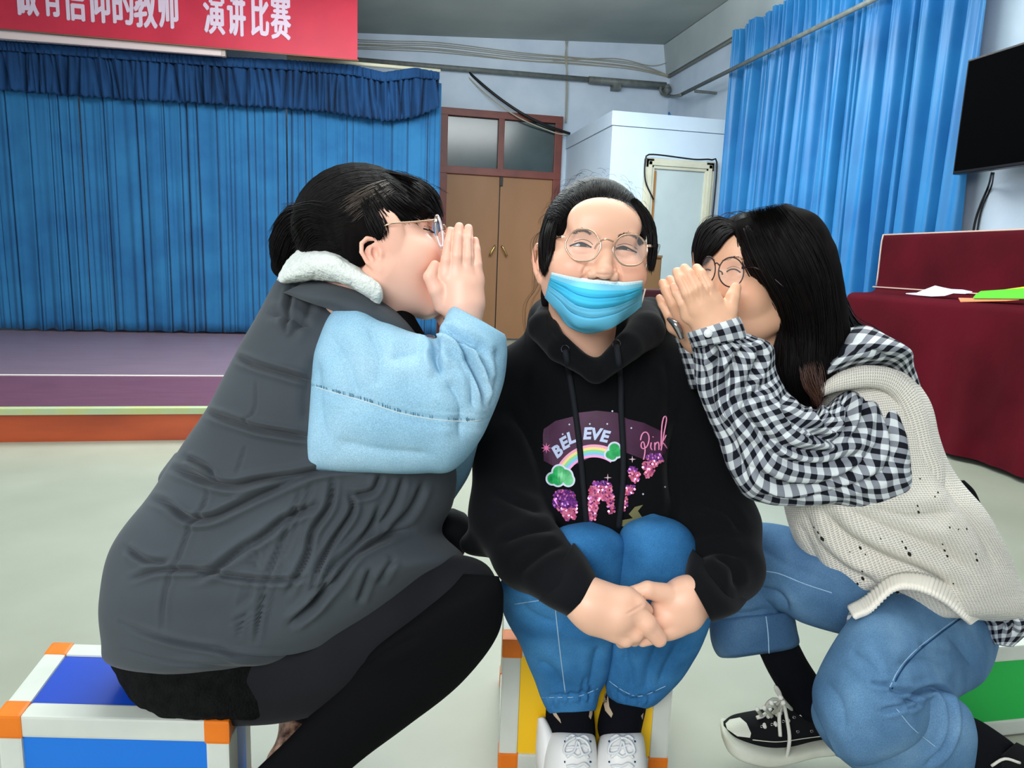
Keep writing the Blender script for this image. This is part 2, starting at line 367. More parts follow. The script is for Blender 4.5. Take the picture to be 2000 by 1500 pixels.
tube('wire',[ony(1109,80,YB-.03),ony(1104,112,YB-.03),ony(1109,160,YB-.03),ony(1106,240,YB-.03)],.006,M_wire,wi,n=5,res=20)
cb=empty('hanging_cable','thick black cable sagging from the ceiling to the door corner','cable')
pts=[(871,51,8.3),(877,85,8.25),(900,125,8.2),(960,180,8.2),(1020,222,8.25),(1072,247,8.35),(1113,261,8.45)]
tube('cable',ats(pts),.016,M_black,cb,n=8,res=50)
tube('thin_cable',ats([(x-2,y+5,d-.03) for x,y,d in pts[:2]]+[(892,125,8.2),(945,180,8.2),(1010,228,8.25),(1080,258,8.4),(1106,263,8.4)]),.008,M_wire,cb,n=6,res=50)

# ---- white partition box with cream door frame
M_part=mat('partition_white','c9dae8',.6,.3,col2='c0d3e4',nscale=2)
ph=ony(1104,268,YB)[2]
r=ray(1198,216); yq=(ph-H)/r[2]*r[1]; cx=(CAM+r*((ph-H)/r[2]))[0]
pt=empty('white_partition','white boxed-in closet with a thin ledge line in the back corner','closet')
box('closet_body',(cx,yq,0),(XR-.002,YB-.002,ph-.14),M_part,pt)
box('top_ledge',(cx-.012,yq-.012,ph-.135),(XR-.002,YB-.002,ph),M_part,pt,.004)
M_cream=mat('cream_door_frame','c9c8b4',.5,.4,col2='bdbca6',nscale=6); M_pdoor=mat('grey_white_door','b4c2c2',.5,.35,col2='acbaba',nscale=3)
fx0=ony(1252,400,yq)[0]; fx1=ony(1386,400,yq)[0]; fz=ony(1320,313,yq)[2]
d2=structure(empty('door_2','','')); del d2['label']; del d2['category']
for a,b in ((fx0,fx0+.10),(fx1-.10,fx1)):
    box('frame_post',(a,yq-.05,0),(b,yq-.001,fz),M_cream,d2,.012)
    box('frame_bead',(a+.03,yq-.062,0),(a+.07,yq-.05,fz-.03),M_cream,d2,.005)
box('head_rail',(fx0,yq-.05,fz-.1),(fx1,yq-.001,fz),M_cream,d2,.012); box('frame_bead',(fx0+.03,yq-.062,fz-.07),(fx1-.03,yq-.05,fz-.03),M_cream,d2,.005)
box('door_leaf',(fx0+.1,yq-.03,.01),(fx1-.1,yq-.002,fz-.1),M_pdoor,d2)
box('wood_stop',(fx0+.10,yq-.04,.01),(fx0+.125,yq-.03,fz-.12),mat('stop_wood','9a6a34',.5),d2)
cbl=tube('door_cable',[(fx0+.1,yq-.07,fz-.4),(fx0+.0,yq-.07,fz-.22),(fx0-.01,yq-.07,fz-.02),(fx0+.06,yq-.06,fz+.03),(fx0+.5,yq-.06,fz+.012),(fx1-.05,yq-.06,fz+.02),(fx1+.015,yq-.06,fz-.05),(fx1+.01,yq-.06,fz-.8),(fx1+.01,yq-.06,.1)],.008,M_black,n=6,res=80)
tag(cbl,'thin dark cable looped round the cream door frame of the closet','cable')
sp=quadprism('blue_paper_scrap',[(ony(1308,213,yq+.3)[0]+dx,yq+.3,ph+dz) for dx,dz in ((0,0),(.16,0),(.10,.05),(.045,.03),(.0,.10))],(0,.03,0),mat('scrap_blue','1f5c94',.6))
tag(sp,'small dark blue scrap poking up on top of the white closet','paper')

# ---- low furniture behind the sitters
wc=empty('wooden_cupboard','plain brown wooden cupboard side in front of the closet door','cupboard')
yc=5.6; ct=ony(1272,498,yc)[2]; cxr=ony(1290,540,yc)[0]
M_brown=mat('cupboard_brown','7d5f42',.5,.35,col2='735538',nscale=3,stretch=(1,1,.2))
box('carcass',(cxr-.42,yc,.04),(cxr,yc+.4,ct-.02),M_brown,wc,.004); box('top_board',(cxr-.43,yc-.01,ct-.02),(cxr+.003,yc+.41,ct),M_brown,wc,.003)
box('door_panel',(cxr-.41,yc-.014,.08),(cxr-.215,yc-.001,ct-.04),M_brown,wc,.003); box('door_panel',(cxr-.205,yc-.014,.08),(cxr-.01,yc-.001,ct-.04),M_brown,wc,.003)
mt=empty('maroon_bench','dark maroon upholstered bench behind the middle woman','bench')
ym=4.6; mz=ony(1300,566,ym)[2]; ma=ony(1215,600,ym)[0]; mb=ony(1420,600,ym)[0]
M_maroon=mat('bench_maroon','3a0f18',.55,.3,sheen=.1)
box('bench_back',(ma,ym,.30),(mb,ym+.08,mz),M_maroon,mt,.02,4); box('bench_seat',(ma,ym-.42,.30),(mb,ym,.40),M_maroon,mt,.03,4)
for x_ in (ma+.04,mb-.08):
    for y_ in (ym-.38,ym): box('bench_leg',(x_,y_,0),(x_+.04,y_+.04,.31),M_black,mt)

# ---- right wall curtain
M_sat=mat('blue_satin','2577b0',.42,.45,sheen=.05,col2='1c66a2',nscale=2.5,bump=(150,.06,.004))
rc=empty('window_curtain','shiny blue satin curtain with deep folds on the right wall','curtain')
Xc=XR-.09; ya=onx(1432,250,Xc)[1]; yb_=onx(1912,225,Xc)[1]
def zt_r(u): return bz-.03+0*u
rng=random.Random(11)
nx,nz=1100,50; u=np.linspace(0,1,nx); V=np.zeros((nz,nx,3))
base=np.zeros(nx); cen=[]; c_=0.0
while c_<1.0: cen.append(c_); c_+=rng.uniform(.028,.075)
cp=np.array([-.05]+cen+[1.05]); ph0=np.interp(u,cp,np.arange(len(cp))*2*np.pi)
rs=np.random.RandomState(5); amk=rs.uniform(.35,1,len(cp)); amk=np.interp(u,cp,amk)
for k in range(nz):
    t=k/(nz-1); sh0=np.interp((u+.02*t*np.sin(7*u))%1.2,cp,np.arange(len(cp))*2*np.pi)
    duty=.35+.25*np.sin(ph0*.37+1)
    wv=amk*(.5+.5*np.tanh(2.6*(np.sin(sh0+.5*np.sin(ph0*.31)*t)+duty)))
    hd=math.exp(-t*16); wv=wv*(1-.5*hd)+hd*.45*np.sin(u*330)**2
    wv=wv+.05*np.sin(u*190+3*t)+.06*np.sin(u*63-2*t)
    V[k,:,0]=Xc+.06-.17*wv; V[k,:,1]=ya+(yb_-ya)*u; V[k,:,2]=zt_r(u)*(1-t)+.04*t
mesh_obj('curtain_cloth',V.reshape(-1,3),gridfaces(nz,nx,False),M_sat,rc)
tube('curtain_rail',[(XR-.05,ya+.05,bz-.05),(XR-.05,yb_-.1,bz-.05)],.015,M_pipe,rc,n=8)

# ---- television
tv=empty('television','large black flat television mounted high on the right wall','television')
Xt=XR-.26; t0=onx(1888,118,Xt); t1=onx(1863,341,Xt); zt_,zb_=t0[2],t1[2]; yl=(t0[1]+t1[1])/2; W=(zt_-zb_)*1.72
M_tv=mat('tv_plastic','070708',.35,.4); M_scr=mat('tv_screen','010102',.7,.02)
box('tv_housing',(Xt,yl-W,zb_),(Xt+.05,yl,zt_),M_tv,tv,.006)
box('tv_screen',(Xt-.003,yl-W+.012,zb_+.02),(Xt+.001,yl-.012,zt_-.012),M_scr,tv)
box('wall_mount',(Xt+.05,yl-W*.7,zb_+.15),(XR,yl-W*.3,zt_-.15),M_tv,tv)
tube('tv_cable',[onx(1937,338,XR-.2),onx(1930,365,XR-.02),onx(1917,395,XR-.01),onx(1905,430,XR-.01),onx(1898,470,XR-.01)],.006,M_black,tv,n=6,res=20)
tube('tv_cable',[onx(1941,338,XR-.2),onx(1936,365,XR-.02),onx(1920,400,XR-.01),onx(1912,430,XR-.01),onx(1906,470,XR-.01)],.005,M_black,tv,n=6,res=20)

# ---- covered piano
M_vel=mat('maroon_velvet','520918',.85,.1,col2='3f0610',nscale=2.2,bump=(40,.1,.01))
M_pip=mat('cream_piping','c9a79a',.6,.3)
pn=empty('covered_piano','upright piano under a maroon velvet cover with cream piping','piano')
Xf=3.12; Xs=3.34; z_sh=onx(1700,574,Xf)[2]; yL=onx(1655,572,Xf)[1]
zt1=onx(1722,460,Xs)[2]; yT=onx(1722,480,Xs)[1]; yE=1.9
hem=.03
# profile of the cover (x,z) from the floor at the front, over shelf and up
nz=[(Xf-.03,hem),(Xf-.012,.25),(Xf-.004,.5),(Xf,z_sh-.05),(Xf+.015,z_sh-.012),(Xf+.05,z_sh),(Xs-.05,z_sh+.006),(Xs-.012,z_sh+.03),(Xs,z_sh+.08),(Xs+.004,zt1-.03),(Xs+.02,zt1),(XR-.22,zt1+.004)]
P=arcsample(catmull(np.array([(a,0,b) for a,b in nz]),200),70)
ny=120; V=[]
for i in range(ny):
    t=i/(ny-1)
    for (px_,_,pz_) in P:
        s=np.clip((pz_-z_sh)/(zt1-z_sh),0,1); s=s*s*(3-2*s)
        y=(yL*(1-s)+yT*s)*(1-t)+yE*t
        lo=max(0,(z_sh-pz_)/z_sh)
        fold=.018*lo*math.sin(t*34+1.2*math.sin(t*9))+.01*lo*math.sin(t*71)
        dg=.012*math.exp(-((t-.45-.25*(pz_))/.03)**2)*lo
        V.append((px_-fold-dg,y+(.04*lo*math.sin(5*t) if i==0 else 0),pz_))
mesh_obj('velvet_cover',np.array(V),gridfaces(ny,len(P),False),M_vel,pn)
# far end of the cover
E_=[(x,(yL*(1-np.clip((z-z_sh)/(zt1-z_sh),0,1))+yT*np.clip((z-z_sh)/(zt1-z_sh),0,1)),z) for x,_,z in P]
mesh_obj('cover_end',[tuple(p) for p in E_]+[(XR-.22,p[1],p[2]) for p in E_],[(i,i+1,len(E_)+i+1,len(E_)+i) for i in range(len(E_)-1)],M_vel,pn)
box('piano_case',(Xs+.04,yE,.02),(XR-.24,yT-.04,zt1-.03),mat('piano_black','0b0908',.2,.5),pn,.01)
iz=[i for i,p in enumerate(P) if p[2]>z_sh+.035]
edge=[np.array(E_[i])+[-.004,.004,.002] for i in iz[::2]]
tube('piping',edge,.0055,M_pip,pn,n=6)
tube('piping',[(Xs+.012,yT-.001,zt1+.004),(Xs+.012,yE,zt1+.004)],.0055,M_pip,pn,n=6)
tube('piping',[(Xs-.012,yT+.02,z_sh+.04),(Xs-.014,(yT+yE)/2,z_sh+.035),(Xs-.012,yE,z_sh+.03)],.005,M_pip,pn,n=6)
# paper things on the piano shelf
def shelfpt(x,y,dz=.004):
    # sheets lie on the sloping velvet between shelf edge and back panel
    t=np.clip((590-y)/30,0,1); return onx(min(x,2060),y,Xf+.03+.10*t-dz*2)
cl=quadprism('cloud_cutout',[shelfpt(*p) for p in ((1769,574),(1790,573),(1808,566),(1826,559),(1843,563),(1858,566),(1880,567),(1899,571),(1885,574),(1862,573),(1845,578),(1820,579),(1795,577))],(0,0,.004),mat('white_paper','cfdaf0',.7,.2))
tag(cl,'white cloud-shaped paper cutout lying on the piano shelf','paper')
for nm,pts,c,lb in (('green_paper',((1905,577),(1915,570),(2090,560),(2090,584),(1900,583)),'58c22c','bright green paper sheet on the piano shelf'),
        ('yellow_paper',((1945,570),(1960,567),(2090,553),(2090,562)),'e8c722','yellow paper strip behind the green sheet on the piano'),
        ('orange_paper',((1872,583),(1990,586),(1965,588),(1876,590)),'e0845a','orange paper strip under the green sheet on the piano')):
    dz=.012 if nm[0]=='g' else .005
    o=quadprism(nm,[shelfpt(p[0],p[1],dz) for p in pts],(0,0,.004),mat(nm,c,.6,.3)); tag(o,lb,'paper')

# ================================================================ SCULPTING TOOLS
class SDF:
    def __init__(s,lo,hi,vox):
        s.lo=np.array(lo,float); s.v=vox; s.n=np.ceil((np.array(hi)-s.lo)/vox).astype(int)+1
        s.D=np.full(s.n,.2,dtype=np.float32)
        s.ax=[(s.lo[i]+np.arange(s.n[i])*vox).astype(np.float32) for i in range(3)]
    def sub(s,lo,hi):
        a=np.clip(((np.array(lo)-s.lo)/s.v).astype(int),0,s.n-1); b=np.clip(((np.array(hi)-s.lo)/s.v).astype(int)+2,1,s.n)
        sl=tuple(slice(a[i],b[i]) for i in range(3)); return sl,[s.ax[0][sl[0]][:,None,None],s.ax[1][sl[1]][None,:,None],s.ax[2][sl[2]][None,None,:]]
    def comb(s,sl,d,k,op='u'):
        D=s.D[sl]
        if op=='u':
            if k>0: h=np.clip(.5+.5*(D-d)/k,0,1); s.D[sl]=D*(1-h)+d*h-k*h*(1-h)
            else: s.D[sl]=np.minimum(D,d)
        else:
            if k>0: h=np.clip(.5-.5*(D+d)/k,0,1); s.D[sl]=D*(1-h)-d*h+k*h*(1-h)
            else: s.D[sl]=np.maximum(D,-d)
    def cap(s,p0,p1,r0,r1,k=.01,op='u'):
        p0=np.asarray(p0,float);p1=np.asarray(p1,float);m=max(r0,r1)+k+3*s.v
        sl,(X,Y,Z)=s.sub(np.minimum(p0,p1)-m,np.maximum(p0,p1)+m); d=p1-p0; L=max(d@d,1e-12)
        t=np.clip(((X-p0[0])*d[0]+(Y-p0[1])*d[1]+(Z-p0[2])*d[2])/L,0,1)
        q=np.sqrt((X-p0[0]-t*d[0])**2+(Y-p0[1]-t*d[1])**2+(Z-p0[2]-t*d[2])**2)-(r0+(r1-r0)*t)
        s.comb(sl,q.astype(np.float32),k,op)
    def chain(s,P,R,k=.01,k0=None,op='u'):
        """capsule chain unioned tightly within itself (own temp), then into the field"""
        P=[np.asarray(p,float) for p in P]; m=max(R)+k+3*s.v
        sl,(X,Y,Z)=s.sub(np.min(P,axis=0)-m,np.max(P,axis=0)+m); out=None
        for i in range(len(P)-1):
            p0,p1=P[i],P[i+1]; d=p1-p0; L=max(d@d,1e-12)
            t=np.clip(((X-p0[0])*d[0]+(Y-p0[1])*d[1]+(Z-p0[2])*d[2])/L,0,1)
            q=np.sqrt((X-p0[0]-t*d[0])**2+(Y-p0[1]-t*d[1])**2+(Z-p0[2]-t*d[2])**2)-(R[i]+(R[i+1]-R[i])*t)
            if out is None: out=q
            else:
                kk=.3*min(R) if k0 is None else k0
                h=np.clip(.5+.5*(out-q)/kk,0,1); out=out*(1-h)+q*h-kk*h*(1-h)
        s.comb(sl,out.astype(np.float32),k,op)
    def ell(s,c,r,k=.01,op='u',M=None):
        c=np.asarray(c,float); r=np.asarray(r,float); m=(r.max() if M is not None else r)+k+3*s.v
        sl,(X,Y,Z)=s.sub(c-m,c+m); X=X-c[0];Y=Y-c[1];Z=Z-c[2]
        if M is not None: # columns of M = ellipsoid axes
            M=np.asarray(M); X,Y,Z=(X*M[0,i]+Y*M[1,i]+Z*M[2,i] for i in range(3))
        k0=np.sqrt((X/r[0])**2+(Y/r[1])**2+(Z/r[2])**2); k1=np.sqrt((X/r[0]**2)**2+(Y/r[1]**2)**2+(Z/r[2]**2)**2)
        s.comb(sl,(k0*(k0-1)/np.maximum(k1,1e-6)).astype(np.float32),k,op)
    def mesh(s,smooth=0):
        g=openvdb.FloatGrid(.2); g.copyFromArray(s.D.astype(np.float32)); pts,quads=g.convertToQuads(isovalue=0.0)
        P=np.asarray(pts,float)*s.v+s.lo; Q=np.asarray(quads,dtype=np.int64)[:,::-1].copy()
        # orientation: signed volume
        a,b,c,d=(P[Q[:,i]] for i in range(4)); vol=np.einsum('ij,ij->i',a,np.cross(b,c)).sum()+np.einsum('ij,ij->i',a,np.cross(c,d)).sum()
        if vol<0: Q=Q[:,::-1].copy()
        if smooth: P=lap(P,Q,smooth)
        return P,Q
def lap(P,Q,n=2,f=.5):
    k=Q.shape[1]; e=np.vstack([np.stack([Q[:,i],Q[:,(i+1)%k]],1) for i in range(k)]); e=np.vstack([e,e[:,::-1]]); cnt=np.bincount(e[:,0],minlength=len(P))[:,None]
    cnt=np.maximum(cnt,1)
    for _ in range(n):
        A=np.stack([np.bincount(e[:,0],weights=P[e[:,1],j],minlength=len(P)) for j in range(3)],1)/cnt; P=P*(1-f)+A*f
    return P
def vnormals(V,Q):
    a,b,c,d=(V[Q[:,i]] for i in range(4)); n=np.cross(c-a,d-b); N=np.zeros_like(V)
    for j in range(3): N[:,j]=sum(np.bincount(Q[:,i],weights=n[:,j],minlength=len(V)) for i in range(4))
    return N/(np.linalg.norm(N,axis=1)[:,None]+1e-12)
def polydist(px,poly):
    """distance in px to polyline and 0..1 position along it"""
    best=np.full(len(px),1e9); tt=np.zeros(len(px)); poly=np.asarray(poly,float)
    L=np.r_[0,np.cumsum(np.linalg.norm(np.diff(poly,axis=0),axis=1))]
    for i in range(len(poly)-1):
        a,b=poly[i],poly[i+1]; d=b-a; t=np.clip(((px-a)@d)/(d@d+1e-9),0,1); q=np.hypot(*(px-a-t[:,None]*d).T)
        m=q<best; best[m]=q[m]; tt[m]=(L[i]+t[m]*(L[i+1]-L[i]))/L[-1]
    return best,tt
def strokes(V,Q,lst,view=True):
    """press folds into the camera-facing side: each (pixel polyline, width px, depth m[, ridge])"""
    N=vnormals(V,Q); S=projn(V); vd=V-CAM; vd/=np.linalg.norm(vd,axis=1)[:,None]
    face=np.clip(-(N*vd).sum(1)*2.5+.15,0,1); out=V.copy()
    for st in lst:
        pl,w,dp=st[0],st[1],st[2]; rg=st[3] if len(st)>3 else .45
        pl=np.asarray(pl,float)
        if len(pl)>2: pl=catmull(pl,len(pl)*4)
        lo=pl.min(0)-w*4; hi=pl.max(0)+w*4
        m=np.where((S[:,0]>lo[0])&(S[:,0]<hi[0])&(S[:,1]>lo[1])&(S[:,1]<hi[1])&(face>0))[0]
        if not len(m): continue
        q,t=polydist(S[m,:2],pl); tap=np.clip(np.minimum(t,1-t)*6+.12,0,1)
        prof=-.6*np.exp(-(q/(1.35*w))**2)-.5*np.exp(-(q/(.42*w+.6))**2)+rg*np.exp(-((q-2.3*w)/(1.3*w))**2)
        out[m]+=N[m]*(prof*dp*tap*face[m])[:,None]
    return out
def bumps(V,Q,amp,scale,seed=0,oct=1,stretch=(1,1,1)):
    N=vnormals(V,Q); st=np.array(stretch)
    f=np.zeros(len(V))
    r=np.random.RandomState(seed)
    for i in range(14):
        d=r.normal(size=3); d/=np.linalg.norm(d); fr=scale*r.uniform(.5,1.6); f+=np.sin((V*st)@d*fr+r.uniform(0,6.28)+1.3*np.sin((V*st)@r.normal(size=3)*fr*.4))
    return V+N*(f/5*amp)[:,None]
def loft_geo(st,nu,nv,power=2.3,round_ends=True,d2=None):
    """st rows: ax,ay,bx,by,d,t  silhouettes in pixels at depth d, half thickness t. nu stations, nv around"""
    S=catmull(np.array(st,float),nu*3)
    A=ats(S[:,[0,1,4]]);B=ats(S[:,[2,3,4]]); X=arcsample(np.c_[(A+B)/2,A,B,S[:,5]],nu)
    A,B,T=X[:,3:6],X[:,6:9],np.maximum(X[:,9],.001); C=(A+B)/2; Hh=(B-A)/2
    v=C-CAM; v/=np.linalg.norm(v,axis=1)[:,None]; hn=Hh/(np.linalg.norm(Hh,axis=1)[:,None]+1e-9); v=v-hn*(v*hn).sum(1)[:,None]; v/=np.linalg.norm(v,axis=1)[:,None]
    a=np.linspace(0,2*np.pi,nv,endpoint=False); ca,sa=np.cos(a),np.sin(a); e=2/power
    cx=np.sign(ca)*np.abs(ca)**e; sx=np.sign(sa)*np.abs(sa)**e
    V=C[:,None,:]+Hh[:,None,:]*cx[None,:,None]-v[:,None,:]*(sx[None,:]*T[:,None])[:,:,None]
    # uv in metres
    R=(np.linalg.norm(Hh,axis=1)+T)/2
    L=np.r_[0,np.cumsum(np.linalg.norm(np.diff(C,axis=0),axis=1))]
    per=np.r_[0,np.cumsum(np.linalg.norm(np.diff(np.vstack([V[nu//2],V[nu//2][:1]]),axis=0),axis=1))][:-1]
    uv=np.stack([np.broadcast_to(per[None,:],(nu,nv)),np.broadcast_to(L[:,None],(nu,nv))],-1).reshape(-1,2)
    Q=gridfaces(nu,nv); V=V.reshape(-1,3)
    c0,c1=len(V),len(V)+1; V=np.vstack([V,C[0],C[-1]]); uv=np.vstack([uv,uv[:1],uv[-1:]])
    j=np.arange(nv); j2=(j+1)%nv
    Q=np.vstack([Q,np.stack([np.full(nv,c0),j2,j,j],1),np.stack([np.full(nv,c1),(nu-1)*nv+j,(nu-1)*nv+j2,(nu-1)*nv+j2],1)])
    a_,b_,c_,d_=(V[Q[:,i]] for i in range(4)); o=C.mean(0)
    if np.einsum('ij,ij->i',a_-o,np.cross(b_-o,c_-o)).sum()<0: Q=Q[:,::-1].copy()
    return V,Q,uv
def fixq(Q):
    out=[]
    for f in Q.tolist():
        g=[]
        for i in f:
            if i not in g: g.append(i)
        if len(g)>=3: out.append(tuple(g))
    return out
def cloth(name,V,Q,m,parent=None,uv=None,tint=None):
    """grid mesh whose cap rows may repeat an index"""
    bad=(Q[:,2]==Q[:,3])|(Q[:,0]==Q[:,1])|(Q[:,0]==Q[:,3])|(Q[:,1]==Q[:,2])
    if bad.any():
        k=len(V); # split repeated vertex so every face stays a quad
        Q=Q.copy(); nb=np.where(bad)[0]; add=[]; addu=[]; addt=[]
        return mesh_obj(name,[tuple(v) for v in V],fixq(Q),m,parent,uv=uv,tint=tint) if len(Q)<3000 else _fastcloth(name,V,Q,bad,m,parent,uv,tint)
    return mesh_obj(name,V,Q,m,parent,uv=uv,tint=tint)
def _fastcloth(name,V,Q,bad,m,parent,uv,tint):
    G=Q[~bad]; Tq=fixq(Q[bad]); nG=len(G); nT=len(Tq)
    lv=np.concatenate([G.ravel(),np.array(Tq).ravel()]).astype(np.int32)
    ls=np.concatenate([np.arange(nG)*4,nG*4+np.arange(nT)*3]).astype(np.int32)
    me=bpy.data.meshes.new(name); me.vertices.add(len(V)); me.vertices.foreach_set('co',V.astype(np.float32).ravel())
    me.loops.add(len(lv)); me.loops.foreach_set('vertex_index',lv); me.polygons.add(nG+nT); me.polygons.foreach_set('loop_start',ls); me.update(calc_edges=True)
    if uv is not None:
        ul=me.uv_layers.new(name='UVMap'); ul.data.foreach_set('uv',np.asarray(uv,dtype=np.float32)[lv].ravel())
    if tint is not None:
        a=me.color_attributes.new('tint','FLOAT_COLOR','POINT'); t=np.ones((len(V),4),dtype=np.float32); t[:,:3]=tint; a.data.foreach_set('color',t.ravel())
    me.polygons.foreach_set('use_smooth',[True]*len(me.polygons)); me.materials.append(m)
    o=bpy.data.objects.new(name,me); COL.objects.link(o)
    if parent: o.parent=parent
    return o
def bvh_of(*objs):
    V=[];P=[];o=0
    for ob in objs:
        me=ob.data; co_=np.empty(len(me.vertices)*3,dtype=np.float32); me.vertices.foreach_get('co',co_); V.append(co_.reshape(-1,3))
        P+= [tuple(i+o for i in p.vertices) for p in me.polygons]; o+=len(me.vertices)
    V=np.vstack(V); return BVHTree.FromPolygons([Vector(v) for v in V.tolist()],P)
def drape(bvh,pts,off=.001,dd=None):
    """pixel points -> points on the surface seen there, lifted towards the camera by off"""
    out=[];last=dd
    for p in pts:
        r=ray(p[0],p[1]); n=np.linalg.norm(r); hit=bvh.ray_cast(Vector(CAM),Vector(r/n))
        if hit[0] is not None: dist=hit[3]-off; last=dist
        else: dist=last if last is not None else 1.1
        out.append(CAM+r/n*dist)
    return np.array(out)
def densify(pts,step=4.,smooth=True):
    P=np.asarray(pts,float)
    if smooth and len(P)>2: P=catmull(P,max(12,len(P)*8))
    L=np.linalg.norm(np.diff(P,axis=0),axis=1).sum(); return arcsample(P,max(2,int(L/step)+1))
def seam(name,bvh,pts,wpx,m,parent,off=.0008,n=6,step=5.,smooth=True,d0=1.1):
    """thin tube laid along a surface following a pixel path"""
    C=drape(bvh,densify(pts,step,smooth),off)
    if len(C)>6: 
        for _ in range(2): C[1:-1]=(C[:-2]+2*C[1:-1]+C[2:])/4
    dm=float(np.mean((C-CAM)@f0)); return tube(name,C,wpx/2*dm/F,m,parent,n=n)
def patch(name,bvh,poly,m,parent,off=.001,step=4.,th=0,tintf=None):
    """flat print lying on a surface: polygon in pixels filled with small cells"""
    poly=np.asarray(poly,float); lo=poly.min(0);hi=poly.max(0)
    bm=bmesh.new(); vs=[bm.verts.new((p[0],p[1],0)) for p in poly]; 
    try: bm.faces.new(vs)
    except Exception: bm.free(); return None
    for ax in (0,1):
        for c in np.arange(lo[ax]+step,hi[ax],step):
            no=[0,0,0]; no[ax]=1; co_=[0,0,0]; co_[ax]=c
            bmesh.ops.bisect_plane(bm,geom=bm.verts[:]+bm.edges[:]+bm.faces[:],plane_co=co_,plane_no=no)
    P=drape(bvh,[(v.co.x,v.co.y) for v in bm.verts],off)
    for v,p in zip(bm.verts,P): v.co=p
    bmesh.ops.recalc_face_normals(bm,faces=bm.faces)
    me=bpy.data.meshes.new(name); bm.to_mesh(me); bm.free(); me.materials.append(m)
    o=bpy.data.objects.new(name,me); COL.objects.link(o)
    if parent: o.parent=parent
    return o
def strands(name,guides,n,m,parent,seed=0,r=.0006,jit=.003,pts=14,wild=0,taper=True,side=3):
    """hair strands interpolated between neighbouring guide curves"""
    rs=np.random.RandomState(seed); G=np.array([arcsample(catmull(np.asarray(g,float),60),pts) for g in guides]); out=[]
    for i in range(n):
        s=rs.uniform(0,len(G)-1); a=int(s); t=s-a; c=G[a]*(1-t)+G[min(a+1,len(G)-1)]*t
        off=rs.normal(size=3)*jit; u=np.linspace(0,1,pts)[:,None]
        c=c+off*(.4+.6*u)+np.sin(u*rs.uniform(3,9)+rs.uniform(0,6))*rs.normal(size=3)*jit*.4
        if wild: c=c+(u**2)*rs.normal(size=3)*wild
        lo=int(rs.uniform(0,.25)*pts); 
        if rs.rand()<.5: c=c[lo:] if rs.rand()<.5 else c[:pts-lo]
        k=len(c); rr=r*rs.uniform(.6,1.3)*(np.clip(np.minimum(np.linspace(0,1,k)*6,(1-np.linspace(0,1,k))*4)+.15,0,1) if taper else 1)
        out.append(tube_geo(c,rr,side,caps=False))
    V,Q=join_geo(out); return mesh_obj(name,V,Q,m,parent)

# ================================================================ PEOPLE: shared anatomy
def frame_of(fwd,up):
    f=np.asarray(fwd,float); f/=np.linalg.norm(f); u=np.asarray(up,float); u=u-f*(u@f); u/=np.linalg.norm(u)
    x=np.cross(f,u) ; return np.stack([-x*-1,f,u],1) if False else np.stack([np.cross(f,u),f,u],1)
